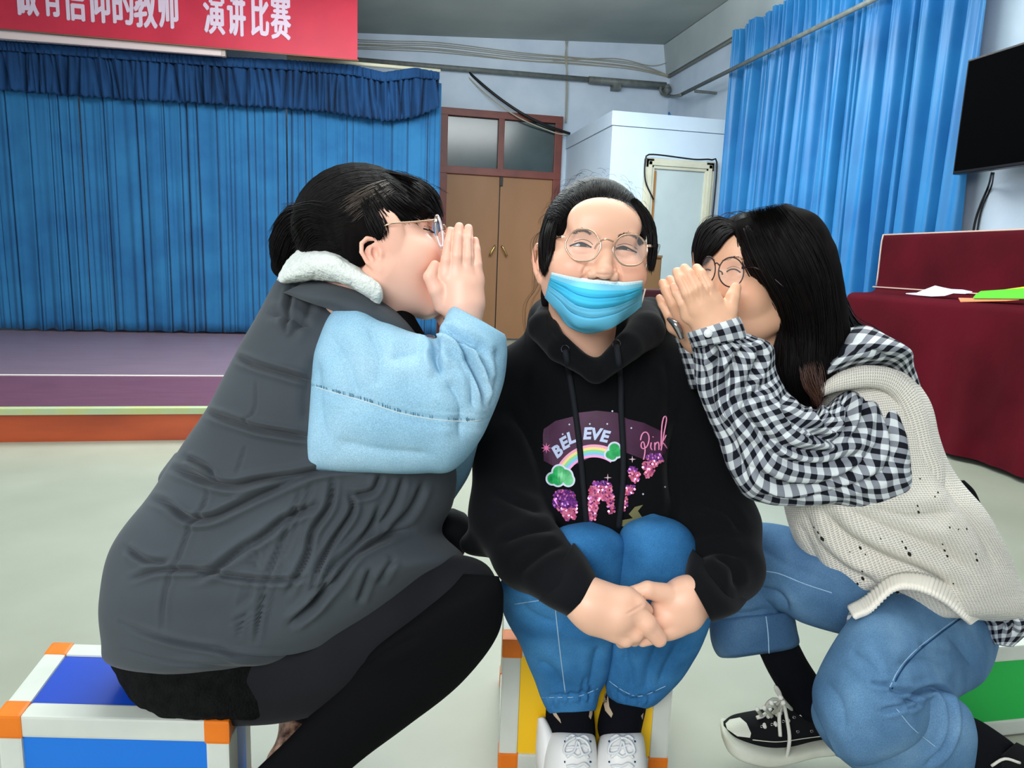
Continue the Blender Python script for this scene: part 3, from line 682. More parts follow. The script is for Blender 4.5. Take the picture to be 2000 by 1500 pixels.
# local axes: +x = cross(forward, up), +y forward, +z up ; units centimetres
class Head:
    def __init__(s,center,fwd,up,scale=1.0,neck=((0,-3,-7),(0,-5,-18)),smile=1.,vox=.17,mouth=True,ears=(-1,1),neckr=(5.0,5.6),jaw=0,wide=1.0,earz=0,ears_s=1.0):
        s.c=np.asarray(center,float); s.M=frame_of(fwd,up); s.k=.01*scale
        g=SDF((-9.5,-12,-19),(9.5,12.5,13),vox); s.g=g
        W=wide
        g.ell((0,-1.2,2.8),(7.2*W,8.9,8.3),0)
        g.ell((0,1.6,-2.6),(6.5*W,6.3,7.6),2.)
        for x in (-1,1):
            g.cap((x*(5.2*W+jaw),-.2,-5.0),(x*1.5,5.7,-9.3),1.7,1.4,1.8)
            g.ell((x*3.9*W,5.1,-3.1),(2.6,2.8,2.4),1.6)
            g.ell((x*6.6*W,.6,.6),(1.0,2.6,3.0),1.2)
        g.ell((0,6.6,-9.3),(2.0,1.7,1.5),1.2)
        g.ell((0,6.3,3.6),(4.6,2.2,3.0),1.8)
        g.cap((-3.3,7.2,1.9),(3.3,7.2,1.9),.75,.75,1.2)
        for x in (-1,1): g.ell((x*3.2,9.0,.1),(1.7,1.25,1.05),.9,'s')
        for x in (-1,1): g.ell((x*3.2,6.3,.05),(1.55,1.6,1.15),.35)
        g.cap((0,7.7,.8),(0,9.4,-3.4),.55,.8,.9)
        g.ell((0,9.5,-3.7),(1.15,.95,.85),.5)
        for x in (-1,1): g.ell((x*1.5,8.6,-4.05),(.85,1.0,.70),.45)
        for x in (-1,1): g.cap((x*.62,9.5,-5.0),(x*.75,8.8,-4.5),.28,.26,.15,'s')
        if smile:
            for x in (-1,1):
                g.cap((x*2.1,8.7,-3.9),(x*3.5,7.3,-6.6),.16,.16,.55,'s')
        # mouth
        g.cap((-2.4,7.4,-6.1),(0,8.6,-6.35),.3,.5,.5); g.cap((2.4,7.4,-6.1),(0,8.6,-6.35),.3,.5,.5)
        g.cap((-1.9,7.3,-7.0),(1.9,7.3,-7.0),.45,.45,.6); g.ell((0,7.9,-7.15),(1.5,.7,.5),.4)
        g.cap((-2.6,8.0,-6.45),(0,9.05,-6.7),.13,.13,.15,'s'); g.cap((2.6,8.0,-6.45),(0,9.05,-6.7),.13,.13,.15,'s')
        for x in ears:
            X=x*7.1*W
            P=[(X+x*.1,.5,-2.0),(X+x*.55,.55,-.4),(X+x*.9,-.1,.75),(X+x*1.3,-1.4,.95),(X+x*1.55,-2.4,.2),(X+x*1.5,-2.7,-1.2),(X+x*1.1,-2.1,-2.9),(X+x*.7,-1.1,-3.9)]
            es=ears_s; ec=np.array((X,-1.0,-1.6)); T=lambda p:tuple(ec+(np.array(p)-ec)*es+np.array((0,0,earz)))
            g.chain([T(p) for p in P],[es*r_ for r_ in (.3,.32,.34,.36,.38,.36,.36,.45)],.25)
            g.ell(T((X+x*.35,-1.0,-1.3)),tuple(es*r_ for r_ in (.55,1.7,2.2)),.5)
            g.ell(T((X+x*.55,-.5,-4.1)),tuple(es*r_ for r_ in (.42,.75,.85)),.4)
            g.ell(T((X+x*.95,-.55,-1.7)),tuple(es*r_ for r_ in (.55,.75,1.0)),.3,'s')
            g.chain([T((X+x*1.0,-1.0,.2)),T((X+x*1.15,-1.7,-.3)),T((X+x*1.1,-1.85,-1.6))],[.18,.2,.18],.2,op='s')
            g.ell(T((X+x*.75,.35,-1.9)),tuple(es*r_ for r_ in (.3,.3,.5)),.3)
            g.chain([T((X+x*.9,-1.1,-.5)),T((X+x*1.05,-1.45,-1.6)),T((X+x*.9,-1.05,-2.7))],[.2,.22,.2],.2)
        g.chain([neck[0],neck[1]],list(neckr),2.2)
        P,Q=g.mesh(1); s.L=P; s.V=s.w(P); s.Q=Q
        # colour tint: lips, cheeks, ears, nose
        G=lambda c,r:np.exp(-(((P-np.array(c))/np.array(r))**2).sum(1))
        t=np.ones((len(P),3))
        def mix(wt,c): 
            nonlocal t; t=t*(1-wt[:,None])+t*np.array(c)*wt[:,None]
        for x in (-1,1):
            mix(.7*G((x*4.2,7,-3),(2.4,3,2.0)),(1,.78,.79)); mix(.6*G((x*8.2,-1,-1.6),(1.2,2.6,2.6)),(1,.80,.76))
        mix(.45*G((0,10,-4),(1.3,1.4,1)),(1,.82,.78)); 
        mix(np.clip(1.3*G((0,8.6,-6.65),(2.3,1.3,.75)),0,1)*(P[:,1]>6.5),(.92,.56,.58))
        mix(.5*(G((-3.2,8,.6),(1.9,1.5,.8))+G((3.2,8,.6),(1.9,1.5,.8))),(.93,.84,.82))
        s.tint=t
    def w(s,P): return s.c+np.asarray(P,float)@s.M.T*s.k
def fingers(g,palm,fing,thumb,wrist,k=.004,nk=.0028):
    """hand in world space. palm: list of (metacarpal base, knuckle) with radii; fing: list of joint lists; all [x,y,d] pixel triples with radii in m"""
    for a,b,ra,rb in palm: g.cap(at(*a),at(*b),ra,rb,.010)
    for a,b,ra,rb in wrist: g.cap(at(*a),at(*b),ra,rb,.014)
    base=g.D.copy()
    for J,R in fing+thumb:
        tmp=SDF.__new__(SDF); tmp.lo,tmp.v,tmp.n,tmp.ax=g.lo,g.v,g.n,g.ax; tmp.D=base.copy()
        tmp.chain([at(*j) for j in J],R,nk*2.2)
        g.D=np.minimum(g.D,tmp.D)
def world_sdf(pts,pad,vox):
    P=ats(pts); return SDF(P.min(0)-pad,P.max(0)+pad,vox)
M_skin_args=dict(rough=.42,spec=.45,sss=.12,vcol=True,bump=(420,.05,.0006))
M_hair=mat('black_hair','070606',.8,.05,col2='15100f',nscale=40,stretch=(1,1,.2))
M_strand=mat('black_hair_strands','0d0a0a',.5,.14)
M_lash=mat('lash_black','15100f',.5,.2)
M_brow=mat('brow_brown','4f3a31',.7,.1)
M_eyew=mat('eye_white','a8a0a0',.15,.5); M_iris=mat('iris_brown','1c110c',.08,.7)
M_lens=NT('clear_lens'); _b=M_lens.b; _b.inputs['Base Color'].default_value=(1,1,1,1); _b.inputs['Roughness'].default_value=.03; _b.inputs['Alpha'].default_value=.08; _b.inputs['Specular IOR Level'].default_value=.5; M_lens=M_lens.m
def denim(name,c1,c2,c3,sc=9):
    N=NT(name); b=N.b; b.inputs['Roughness'].default_value=.85; b.inputs['Specular IOR Level'].default_value=.15
    tc=N.n('ShaderNodeTexCoord'); nz=N.n('ShaderNodeTexNoise',Scale=float(sc),Detail=6.); N.l(tc.outputs['Object'],nz.inputs['Vector'])
    cr=N.n('ShaderNodeValToRGB'); e=cr.color_ramp.elements; e[0].position=.32; e[0].color=srgb(c1); e[1].position=.7; e[1].color=srgb(c3); x=e.new(.5); x.color=srgb(c2); N.l(nz.outputs['Fac'],cr.inputs[0])
    n2=N.n('ShaderNodeTexNoise',Scale=650.,Detail=2.); N.l(tc.outputs['Object'],n2.inputs['Vector'])
    mr=N.n('ShaderNodeMapRange'); mr.inputs['From Min'].default_value=.3; mr.inputs['From Max'].default_value=.7; mr.inputs['To Min'].default_value=.8; mr.inputs['To Max'].default_value=1.15; N.l(n2.outputs['Fac'],mr.inputs['Value'])
    at_=N.n('ShaderNodeAttribute',_attribute_name='tint')
    mx=N.n('ShaderNodeMix',_data_type='RGBA',_blend_type='MULTIPLY'); mx.inputs[0].default_value=1; N.l(cr.outputs[0],mx.inputs[6]); N.l(mr.outputs[0],mx.inputs[7])
    m2=N.n('ShaderNodeMix',_data_type='RGBA',_blend_type='MULTIPLY'); m2.inputs[0].default_value=1; N.l(mx.outputs[2],m2.inputs[6]); N.l(at_.outputs['Color'],m2.inputs[7]); N.l(m2.outputs[2],b.inputs['Base Color'])
    bp=N.n('ShaderNodeBump',Strength=.25,Distance=.0008); N.l(n2.outputs['Fac'],bp.inputs['Height']); N.l(bp.outputs[0],b.inputs['Normal'])
    return N.m
def tone_spots(V,lst,base=(1,1,1)):
    """denim fading and darker spots: lst of (pixel centre, radius px, colour multiplier)"""
    S=projn(V); t=np.ones((len(V),3))*np.array(base)
    for c,r,m in lst:
        wt=np.exp(-(((S[:,0]-c[0])/r[0])**2+((S[:,1]-c[1])/r[1])**2)); t=t*(1-wt[:,None])+t*np.array(m)*wt[:,None]
    return t
def lens_shape(c,rx,ry,rot,kind='round',n=40):
    a=np.linspace(0,2*np.pi,n,endpoint=False); x=np.cos(a);y=np.sin(a)
    if kind=='poly':   # flat-sided crown like the photo
        f=1+.018*np.cos(6*a+.5); x=x*f;y=y*f
    X=x*rx;Y=y*ry; cr,sr=math.cos(rot),math.sin(rot); return np.stack([c[0]+X*cr-Y*sr,c[1]+X*sr+Y*cr],1)
def person(label,group=None): return None

# ================================================================ seats (foam blocks)
M_orange=mat('orange_corner','e07614',.45,.4,col2='d96f12',nscale=20); M_wedge=mat('white_edge_vinyl','ccd0c6',.5,.35,col2='bcc1b8',nscale=7)
def seat(name,label,c4,z1,face_top,face_side,bw=.034):
    """block stool: c4 = four floor corners (front-left, front-right, back-right, back-left), top height z1"""
    e=empty(name,label,'stool',group=None)
    c=[np.array([p[0],p[1],0.]) for p in c4]; up=np.array([0,0,z1])
    cen=sum(c)/4; sh_=[cen+(p-cen)*.94 for p in c]
    hexa('core',[p+[0,0,.012] for p in sh_]+[p+up*.95 for p in sh_],mat('core_white','c5c9c0',.6),e)
    ms={'t':mat('top_vinyl_'+face_top,face_top,.42,.4,bump=(240,.05,.001)),'s':mat('side_vinyl_'+face_side,face_side,.42,.4,bump=(240,.05,.001))}
    full=[p+[0,0,.004] for p in c]+[p+up for p in c]
    def bar(a,b):
        a=np.array(a);b=np.array(b); d=(b-a)/np.linalg.norm(b-a); h=bw/2
        ctr=cen+up/2; 
        n1=np.array([0,0,1.]) if abs(d[2])<.5 else (c[1]-c[0])/np.linalg.norm(c[1]-c[0]); n2=np.cross(d,n1); n2/=np.linalg.norm(n2)
        m=(a+b)/2; s1=-np.sign((m-ctr)@n1); s2=-np.sign((m-ctr)@n2)
        q=[a,a+n1*s1*bw,a+n1*s1*bw+n2*s2*bw,a+n2*s2*bw]; q2=[p+(b-a) for p in q]
        hexa('edge_bar',q+q2,M_wedge,e,.004)
    E=[(0,1),(1,2),(2,3),(3,0),(4,5),(5,6),(6,7),(7,4),(0,4),(1,5),(2,6),(3,7)]
    for i,j in E:
        d=full[j]-full[i]; dl=np.linalg.norm(d); d=d/dl; bar(full[i]+d*bw*.9,full[j]-d*bw*.9)
    for i in range(8):
        p=full[i]; ctr=cen+up/2; ax=[(c[1]-c[0]),(c[3]-c[0]),np.array([0,0,1.])]; ax=[a/np.linalg.norm(a) for a in ax]
        sg=[-np.sign((p-ctr)@a) for a in ax]; v=[a*s_*(bw*1.12) for a,s_ in zip(ax,sg)]; p=p-sum(v)*.045
        q=[p,p+v[0],p+v[0]+v[1],p+v[1]]; hexa('corner_cap',q+[x+v[2] for x in q],M_orange,e,.005)
    ins=.0045
    def panel(i,j,k,l,m):
        P=[full[t] for t in (i,j,k,l)]; ctr=sum(P)/4; n=np.cross(P[1]-P[0],P[3]-P[0]); n/=np.linalg.norm(n); n*=np.sign((ctr-(cen+up/2))@n)
        a=(P[1]-P[0]);b=(P[3]-P[0]); la,lb=np.linalg.norm(a),np.linalg.norm(b); a/=la;b/=lb
        q=[P[0]+a*bw+b*bw,P[1]-a*bw+b*bw,P[2]-a*bw-b*bw,P[3]+a*bw-b*bw]
        quadprism('panel',[x-n*.010 for x in q],n*.0065,m,e)
    panel(4,5,6,7,ms['t'])
    for i,j in ((0,1),(1,2),(2,3),(3,0)): panel(i,j,j+4,i+4,ms['s'])
    return e
def box3(fl,fr,bl,z):
    a,b,c=(onz(*p,z)[:2] for p in (fl,fr,bl)); return [a,b,b+c-a,c]
def boxfrom(pl,pr,z,depth):
    a=onz(*pl,z); b=onz(*pr,z); d=(b-a)[:2]; d/=np.linalg.norm(d); n=np.array([-d[1],d[0]])
    return [a[:2],b[:2],b[:2]+n*depth,a[:2]+n*depth]
seat('block_stool','blue-faced block stool with orange corners under the woman in the quilted vest',box3((-8,1398),(446,1410),(104,1256),.27),.27,'0a3fae','0f6fd0')
seat('block_stool','yellow-faced block stool with orange corners under the masked middle woman',boxfrom((983,1249),(1322,1260),.27,.30),.27,'c2281c','f0bf1d')
seat('block_stool','green-faced block stool under the woman in the cream knit vest',box3((1790,1276),(2130,1250),(1850,1180),.21),.21,'0f9a3c','12ab45')

# ================================================================ MIDDLE WOMAN
def skinmat(name,c): return mat(name,c,**M_skin_args)
pc=empty('person','middle woman in black printed hoodie and jeans, blue mask under her nose, hands clasped','person')
fw_=-f0+.10*Rv-.02*Uv; upv=Uv*math.cos(.10)+Rv*math.sin(.10); fw_/=np.linalg.norm(fw_)
HC=Head(at(1180,484,1.045)-fw_*.080,fw_,upv,1.03,wide=1.0,jaw=-.5,neck=((0,-3.4,-6),(-.8,-6.2,-12)),neckr=(4.5,4.2))
HC.V=strokes(HC.V,HC.Q,[([(1152,510),(1144,521),(1137,536)],2.6,.0022,.4),([(1201,513),(1208,526),(1213,546)],2.6,.0022,.4),([(1151,519),(1150,527),(1156,534)],1.8,.0014,.2),([(1205,522),(1206,529),(1201,535)],1.8,.0014,.2),
 ([(1162,535),(1176,537),(1194,537)],2,.0014,.1),([(1116,489),(1135,493),(1152,490)],2.4,.0008,.5),([(1203,495),(1221,498),(1241,497)],2.4,.0008,.5)])
def body_join(name,coarse,parts,m,parent):
    """coarse: list of (pts [x,y,d], radii m) limbs kept well inside the clothes"""
    allp=np.vstack([ats(c[0]) for c in coarse]); g=SDF(allp.min(0)-.2,allp.max(0)+.2,.011)
    for P,R in coarse: g.chain(ats(P),R,.03)
    V,Q=g.mesh(2); vs=[V];qs=[Q];ts=[np.ones((len(V),3))];o=len(V)
    for v,q,t in parts: vs.append(v);qs.append(q+o);ts.append(t);o+=len(v)
    return mesh_obj(name,np.vstack(vs),np.vstack(qs),m,parent,tint=np.vstack(ts))
# clasped hands
hand_pts=[(1090,1120,.98),(1400,1290,1.12)]
g=world_sdf([(1090,1110,.95),(1400,1300,.95),(1090,1110,1.12),(1400,1300,1.12)],.02,.0019)
# her left hand (image right) underneath, thumb along the top
d1=1.055
g.cap(at(1385,1160,d1+.03),at(1335,1172,d1),.032,.032,.01)
g.ell(at(1318,1190,d1),(.038,.024,.036),.012); g.cap(at(1340,1200,d1),at(1300,1215,d1),.026,.024,.012)
g.cap(at(1345,1160,d1),at(1300,1215,d1),.026,.024,.01)
hb=[([(1300,1160,d1-.012),(1265,1152,d1-.02),(1232,1160,d1-.022)],[.0155,.0125,.0105]),
    ([(1325,1225,d1-.01),(1288,1240,d1-.02),(1255,1252,d1-.022)],[.0125,.011,.0085]),
    ([(1310,1205,d1-.012),(1270,1222,d1-.022),(1235,1236,d1-.02)],[.0135,.0115,.009])]
base=g.D.copy()
for J,R in hb:
    t_=SDF.__new__(SDF); t_.lo,t_.v,t_.n,t_.ax=g.lo,g.v,g.n,g.ax; t_.D=base.copy(); t_.chain([at(*j) for j in J],R,.006); g.D=np.minimum(g.D,t_.D)
under=g.D.copy()
# her right hand (image left) on top
d0=1.018; g.D[:]=.2
g.cap(at(1125,1160,d0+.04),at(1152,1180,d0+.005),.030,.033,.012)
g.cap(at(1150,1178,d0+.008),at(1205,1198,d0),.033,.031,.012); g.cap(at(1160,1165,d0+.012),at(1220,1178,d0+.004),.022,.022,.012); g.cap(at(1165,1205,d0+.01),at(1200,1222,d0+.006),.027,.022,.012)
ha=[([(1225,1170,d0+.005),(1245,1180,d0-.004),(1262,1192,d0+.012)],[.016,.0125,.010]),
    ([(1228,1185,d0),(1262,1218,d0-.008),(1287,1248,d0-.002)],[.0185,.0145,.0115]),
    ([(1215,1215,d0-.002),(1240,1237,d0-.006),(1238,1249,d0+.010)],[.0165,.0125,.010]),
    ([(1200,1228,d0+.002),(1222,1247,d0-.003),(1214,1254,d0+.014)],[.0165,.0120,.009])]
base=g.D.copy()
for J,R in ha:
    t_=SDF.__new__(SDF); t_.lo,t_.v,t_.n,t_.ax=g.lo,g.v,g.n,g.ax; t_.D=base.copy(); t_.chain([at(*j) for j in J],R,.007); g.D=np.minimum(g.D,t_.D)
g.D=np.minimum(g.D,under); hV,hQ=g.mesh(1)
hV=strokes(hV,hQ,[([(1223,1200),(1258,1180)],2.0,.0012)])
ht=np.ones((len(hV),3)); S_=projn(hV); 
for c_ in ((1236,1180),(1262,1218),(1240,1236),(1300,1212),(1287,1250)):
    w_=np.exp(-((S_[:,0]-c_[0])**2+(S_[:,1]-c_[1])**2)/14**2); ht=ht*(1-.25*w_[:,None])+ht*np.array((1,.82,.78))*.25*w_[:,None]
coarseC=[([(1165,730,1.29),(1165,850,1.31),(1165,1030,1.34),(1165,1150,1.38)],[.05,.07,.08,.08]),
 ([(1065,740,1.30),(995,1000,1.20),(1115,1150,1.09)],[.025,.025,.022]),([(1280,715,1.27),(1400,1060,1.2),(1385,1150,1.10)],[.03,.03,.024]),
 ([(1110,1180,1.38),(1145,1110,1.21),(1115,1380,1.32)],[.055,.03,.02]),([(1230,1180,1.38),(1275,1110,1.21),(1225,1380,1.32)],[.055,.03,.02]),([(1165,620,1.21),(1165,690,1.212),(1165,760,1.27)],[.04,.045,.05])]
M_skinC=skinmat('skin_middle_woman','eab99d')
body_join('body',coarseC,[(HC.V,HC.Q,HC.tint),(hV,hQ,ht)],M_skinC,pc)
mesh_headC=mesh_obj('tmp_head',HC.V,HC.Q); bv_hC=bvh_of(mesh_headC); bpy.data.objects.remove(mesh_headC)
# nails
M_nail=mat('red_nail','a5232b',.2,.6)
bv_hand=BVHTree.FromPolygons([Vector(v) for v in hV.tolist()],[tuple(f) for f in hQ.tolist()])
# eyes, brows, lashes
def eye(bv,corner_a,up,corner_b,low,iris,ir,parent,off=.0006,lid=None,lashw=2.6,lash_b=None):
    U=catmull(np.array([corner_a,up,corner_b],float),15) if not isinstance(up[0],(tuple,list)) else catmull(np.array([corner_a,*up,corner_b],float),19)
    L=catmull(np.array([corner_b,low,corner_a],float),15)
    poly=np.vstack([U,L[1:-1]])
    ob=patch('eye',bv,poly,M_eyew,parent,off,2.5)
    if ir>0:
        # iris clipped to the opening
        a=np.linspace(0,2*np.pi,28,endpoint=False); pp=[]
        for t in a:
            x,y=iris[0]+ir*math.cos(t),iris[1]+ir*math.sin(t)
            yu=np.interp(x,np.sort(U[:,0]),U[np.argsort(U[:,0]),1]); yl=np.interp(x,np.sort(L[:,0]),L[np.argsort(L[:,0]),1]); pp.append((x,min(max(y,yu+.2),yl-.1)))
        patch('iris',bv,pp,M_iris,ob or parent,off*1.8,3)
    seam('eyelashes',bv,U,lashw,M_lash,parent,off*1.6,5,2.,False)
    seam('lower_lashes',bv,L[2:-2],.8,M_brow,parent,off*1.4,4,2.,False)
    if lid: seam('eyelid_crease',bv,lid,1.2,M_brow,parent,.0001,4,2.)
eye(bv_hC,(1113,480.5),[(1124,476),(1137,474)],(1155,483),(1137,481.5),(1138,478),8.5,pc,lid=[(1122,472),(1137,467.5),(1150,471),(1158,478)],lashw=3.2)
eye(bv_hC,(1199,487),[(1208,484),(1219,481.5)],(1243,493),(1220,487.8),(1217,485),8.5,pc,lid=[(1206,479),(1219,476),(1233,479),(1245,487)],lashw=3.2)
for nm,pts in (('eyebrow',[(1122,456),(1133,451),(1145,452),(1155,458)]),('eyebrow',[(1208,463),(1220,458.5),(1234,460),(1247,469)])):
    ps=catmull(np.array(pts,float),26); lst=[]
    rs=np.random.RandomState(3)
    for i in range(190):
        t=rs.randint(0,25); p=ps[t]+rs.normal(size=2)*(1.2,1.5); q=p+np.array([3.2*(1 if pts[0][0]>1180 else -1),-1.6])+rs.normal(size=2)*.6
        lst.append((drape(bv_hC,[p,(p+q)/2,q],.0007),[.00022,.0003,.0001]))
    tubes(nm,lst,M_brow,pc,3)
# glasses
def glasses(parent,lensA,lensB,bridge,hingeA,hingeB,m,wire=.0008,pads=(),label=None,kindp='round'):
    """lensX: (cx,cy,rx,ry,rot,dl,dr) pixel ellipse with depth varying left->right"""
    g_=bpy.data.objects.new('glasses',None); COL.objects.link(g_); g_.parent=parent
    if label: g_['label']=label
    for (cx,cy,rx,ry,rot,dl,dr_) in (lensA,lensB):
        P=lens_shape((cx,cy),rx,ry,rot,kindp); x0,x1=cx-rx,cx+rx
        W=np.array([at(p[0],p[1],dl+(dr_-dl)*(p[0]-x0)/(x1-x0)) for p in P])
        tube('rim',np.vstack([W,W[:2]]),wire,m,g_,n=6,caps=False)
        mesh_obj('lens',np.vstack([W,W.mean(0)-ray(cx,cy)*.001]),[(i,(i+1)%len(W),len(W)) for i in range(len(W))],M_lens,g_)
    tube('bridge',ats(bridge),wire*1.1,m,g_,n=6,res=14)
    for h in (hingeA,hingeB):
        if h:
            tube('temple_arm',ats(h),[wire*1.6]+[wire*1.2]*(len(h)-1),m,g_,n=6,res=16)
            hexa('hinge',[at(h[0][0]+a,h[0][1]+b,h[0][2]+c) for c in (-.002,.002) for a,b in ((-4,-2.6),(4,-2.6),(4,2.6),(-4,2.6))],m,g_,.0005)
    for p in pads: tube('nose_pad',ats(p),wire*1.2,m,g_,n=6,res=8)
    return g_
M_gold=mat('rose_gold_wire','d9b9a0',.22,.6,metal=.9)
glasses(pc,(1139,479,34,32,.08,1.035,1.012),(1231,488.5,33,31,.08,1.012,1.03),[(1172,471,1.012),(1184,467,1.008),(1198,472,1.012)],
 [(1101,462,1.035),(1084,466,1.08),(1066,478,1.125)],[(1268,480,1.03),(1276,484,1.08),(1274,494,1.12)],M_gold,.0013,
 pads=[[(1170,474,1.013),(1165,480,1.018),(1162,486,1.022)],[(1199,478,1.013),(1201,484,1.018),(1202,489,1.022)]],kindp='poly')
# mask
M_mask=mat('surgical_mask','ffffff',.75,.2,vcol=True,bump=(500,.06,.0006)); M_loop=mat('ear_loop','e8e4de',.7,.2)
top_=catmull(np.array([(1078,532),(1120,541),(1165,547),(1215,551),(1255,548)],float),60); bot_=catmull(np.array([(1065,581),(1088,607),(1111,637),(1148,650),(1190,641),(1216,626),(1252,599)],float),60)
nv_=80; MD=np.zeros((nv_,60)); MP=np.zeros((nv_,60,2)); V=np.zeros((nv_,60,3)); T_=np.zeros((nv_,60,3))
for j in range(nv_):
    v=j/(nv_-1)
    for i in range(60):
        u=i/59; p=top_[i]*(1-v)+bot_[i]*v; 
        p=p+np.array([0,0])
        bul=math.sin(math.pi*min(max(u,.0),1))**.75
        d=1.118-.088*bul-.018*math.sin(math.pi*v)*bul+.055*v**2.2*bul
        pl_=0
        for vp in (.30,.50,.68): pl_+= 0*.0035*math.exp(-((v-vp-.05*math.sin(3*u))/.02)**2)
        d+=pl_*bul+.0012*math.sin(45*u+9*v)*v*bul
        MD[j,i]=d; MP[j,i]=p
        a=np.array((.80,.93,.97)) if v<.075 else (np.array((.40,.78,.92)) if v<.2 else (np.array((.17,.67,.88)) if v<.52 else np.array((.28,.66,.83))))
        if .045<v<.06 and i%2==0: a=a*.8
        T_[j,i]=a**1.6
hit=np.full((nv_,60),9.)
for j in range(nv_):
    for i in range(60):
        r=ray(*MP[j,i]); n=np.linalg.norm(r); h_=bv_hC.ray_cast(Vector(CAM),Vector(r/n))
        if h_[0] is not None: hit[j,i]=h_[3]/n-.0045
MM=np.minimum(MD,hit); 
for _ in range(14):
    MM[1:-1,1:-1]=(MM[1:-1,1:-1]*2+MM[:-2,1:-1]+MM[2:,1:-1]+MM[1:-1,:-2]+MM[1:-1,2:])/6; MM=np.minimum(MM,hit+.001)
vv=np.linspace(0,1,nv_)[:,None]; uu=np.linspace(0,1,60)[None,:]
for vp in (.30,.50,.68): MM=MM+(.003*np.exp(-((vv-vp-.04*np.sin(3*uu))/.018)**2)-.002*np.exp(-((vv-vp+.04)/.03)**2))*np.sin(np.pi*uu)**.5-.0006
for j in range(nv_):
    for i in range(60): V[j,i]=at(MP[j,i,0],MP[j,i,1],MM[j,i])
mo=mesh_obj('face_mask',V.reshape(-1,3),gridfaces(nv_,60,False),M_mask,pc,tint=T_.reshape(-1,3)); s_=mo.modifiers.new('t','SOLIDIFY'); s_.thickness=.0012
tube('ear_loop',ats([(1080,535,1.117),(1074,520,1.125),(1067,500,1.14),(1060,488,1.15)]),.0016,M_loop,mo,n=6,res=14)
tube('ear_loop',ats([(1067,578,1.117),(1064,560,1.13),(1062,545,1.15)]),.0014,M_loop,mo,n=6,res=14)
tube('ear_loop',ats([(1254,550,1.117),(1259,530,1.13),(1263,512,1.145)]),.0016,M_loop,mo,n=6,res=14)
tube('ear_loop',ats([(1251,597,1.117),(1256,580,1.13),(1260,565,1.145)]),.0014,M_loop,mo,n=6,res=14)
for k_,v in enumerate((.045,)):
    pass
# hair: cap + strands
def haircap(h,c,r,face,extra=(),vox=.25,fk=.5):
    g=SDF((-10.5,-17,-14),(10.5,10,13.5),vox); g.ell(c,r,0)
    for e in extra: g.ell(*e)
    for f in face: g.ell(f[0],f[1],fk,'s')
    P,Q=g.mesh(2); return h.w(P),Q
V,Q=haircap(HC,(0,-1.5,3.3),(7.85,9.2,8.6),[((0,8.9,-1.2),(6.15,8.6,8.7)),((0,2,-11),(8.6,12,7.4))],extra=[((-7.0,-.8,-.8),(.8,1.8,3.4),.6),((7.0,-.8,-.8),(.8,1.8,3.4),.6),((0,-7,-5),(5.5,4,6),2)])
V=bumps(V,Q,.0008,160,seed=2)
hair=mesh_obj('hair',V,Q,M_hair,pc)
def ell_guides(h,c,r,starts,ends,n,lift=.15,seed=0,sag=0,pts=12,jit=.5,amp=.12):
    """strands sliding over an ellipsoid from start directions to end directions, local cm"""
    rs=np.random.RandomState(seed); c=np.array(c,float); r=np.array(r,float); out=[]
    for i in range(n):
        s=rs.uniform(0,len(starts)-1); a=int(s); t=s-a
        p=np.array(starts[a])*(1-t)+np.array(starts[min(a+1,len(starts)-1)])*t; q=np.array(ends[a])*(1-t)+np.array(ends[min(a+1,len(ends)-1)])*t
        p=p+rs.normal(size=3)*jit*.4; q=q+rs.normal(size=3)*jit
        A=(p-c)/r;B=(q-c)/r; A/=np.linalg.norm(A);B/=np.linalg.norm(B); om=math.acos(np.clip(A@B,-.98,1)); u=np.linspace(0,1,pts)[:,None]
        D=(np.sin((1-u)*om)*A+np.sin(u*om)*B)/math.sin(om+1e-9); L=lift*(1+amp*rs.normal())
        out.append(h.w(c+D*r*(1+ (L+.25*np.sin(u*math.pi)*rs.rand()*lift)/8)))
    return out
def hair_from(name,curves,m,parent,r=.0005,seed=0):
    rs=np.random.RandomState(seed); lst=[]
    for c in curves:
        k=len(c); lst.append(tube_geo(c,r*rs.uniform(.6,1.4)*np.clip(np.minimum(np.linspace(0,1,k)*8,(1-np.linspace(0,1,k))*5)+.2,0,1),3,caps=False))
    V,Q=join_geo(lst); return mesh_obj(name,V,Q,m,parent)
st_=[(-7.4,3.2,0),(-6.8,4.6,3.4),(-5.0,5.6,6.2),(-2.5,5.6,7.9),(0,5.4,8.5),(2.5,5.6,7.9),(5.0,5.6,6.2),(6.8,4.6,3.4),(7.4,3.2,0)]
en_=[(-4,-9,-1),(-4,-9,3),(-3,-8.5,5),(-1.5,-8.5,6),(0,-8.5,7),(1.5,-8.5,6),(3,-8.5,5),(4,-9,3),(4,-9,-1)]
hair_from('hair_strands',ell_guides(HC,(0,-1.5,3.3),(7.85,9.2,8.6),st_,en_,1300,lift=.12,seed=5),M_strand,hair,.0006)
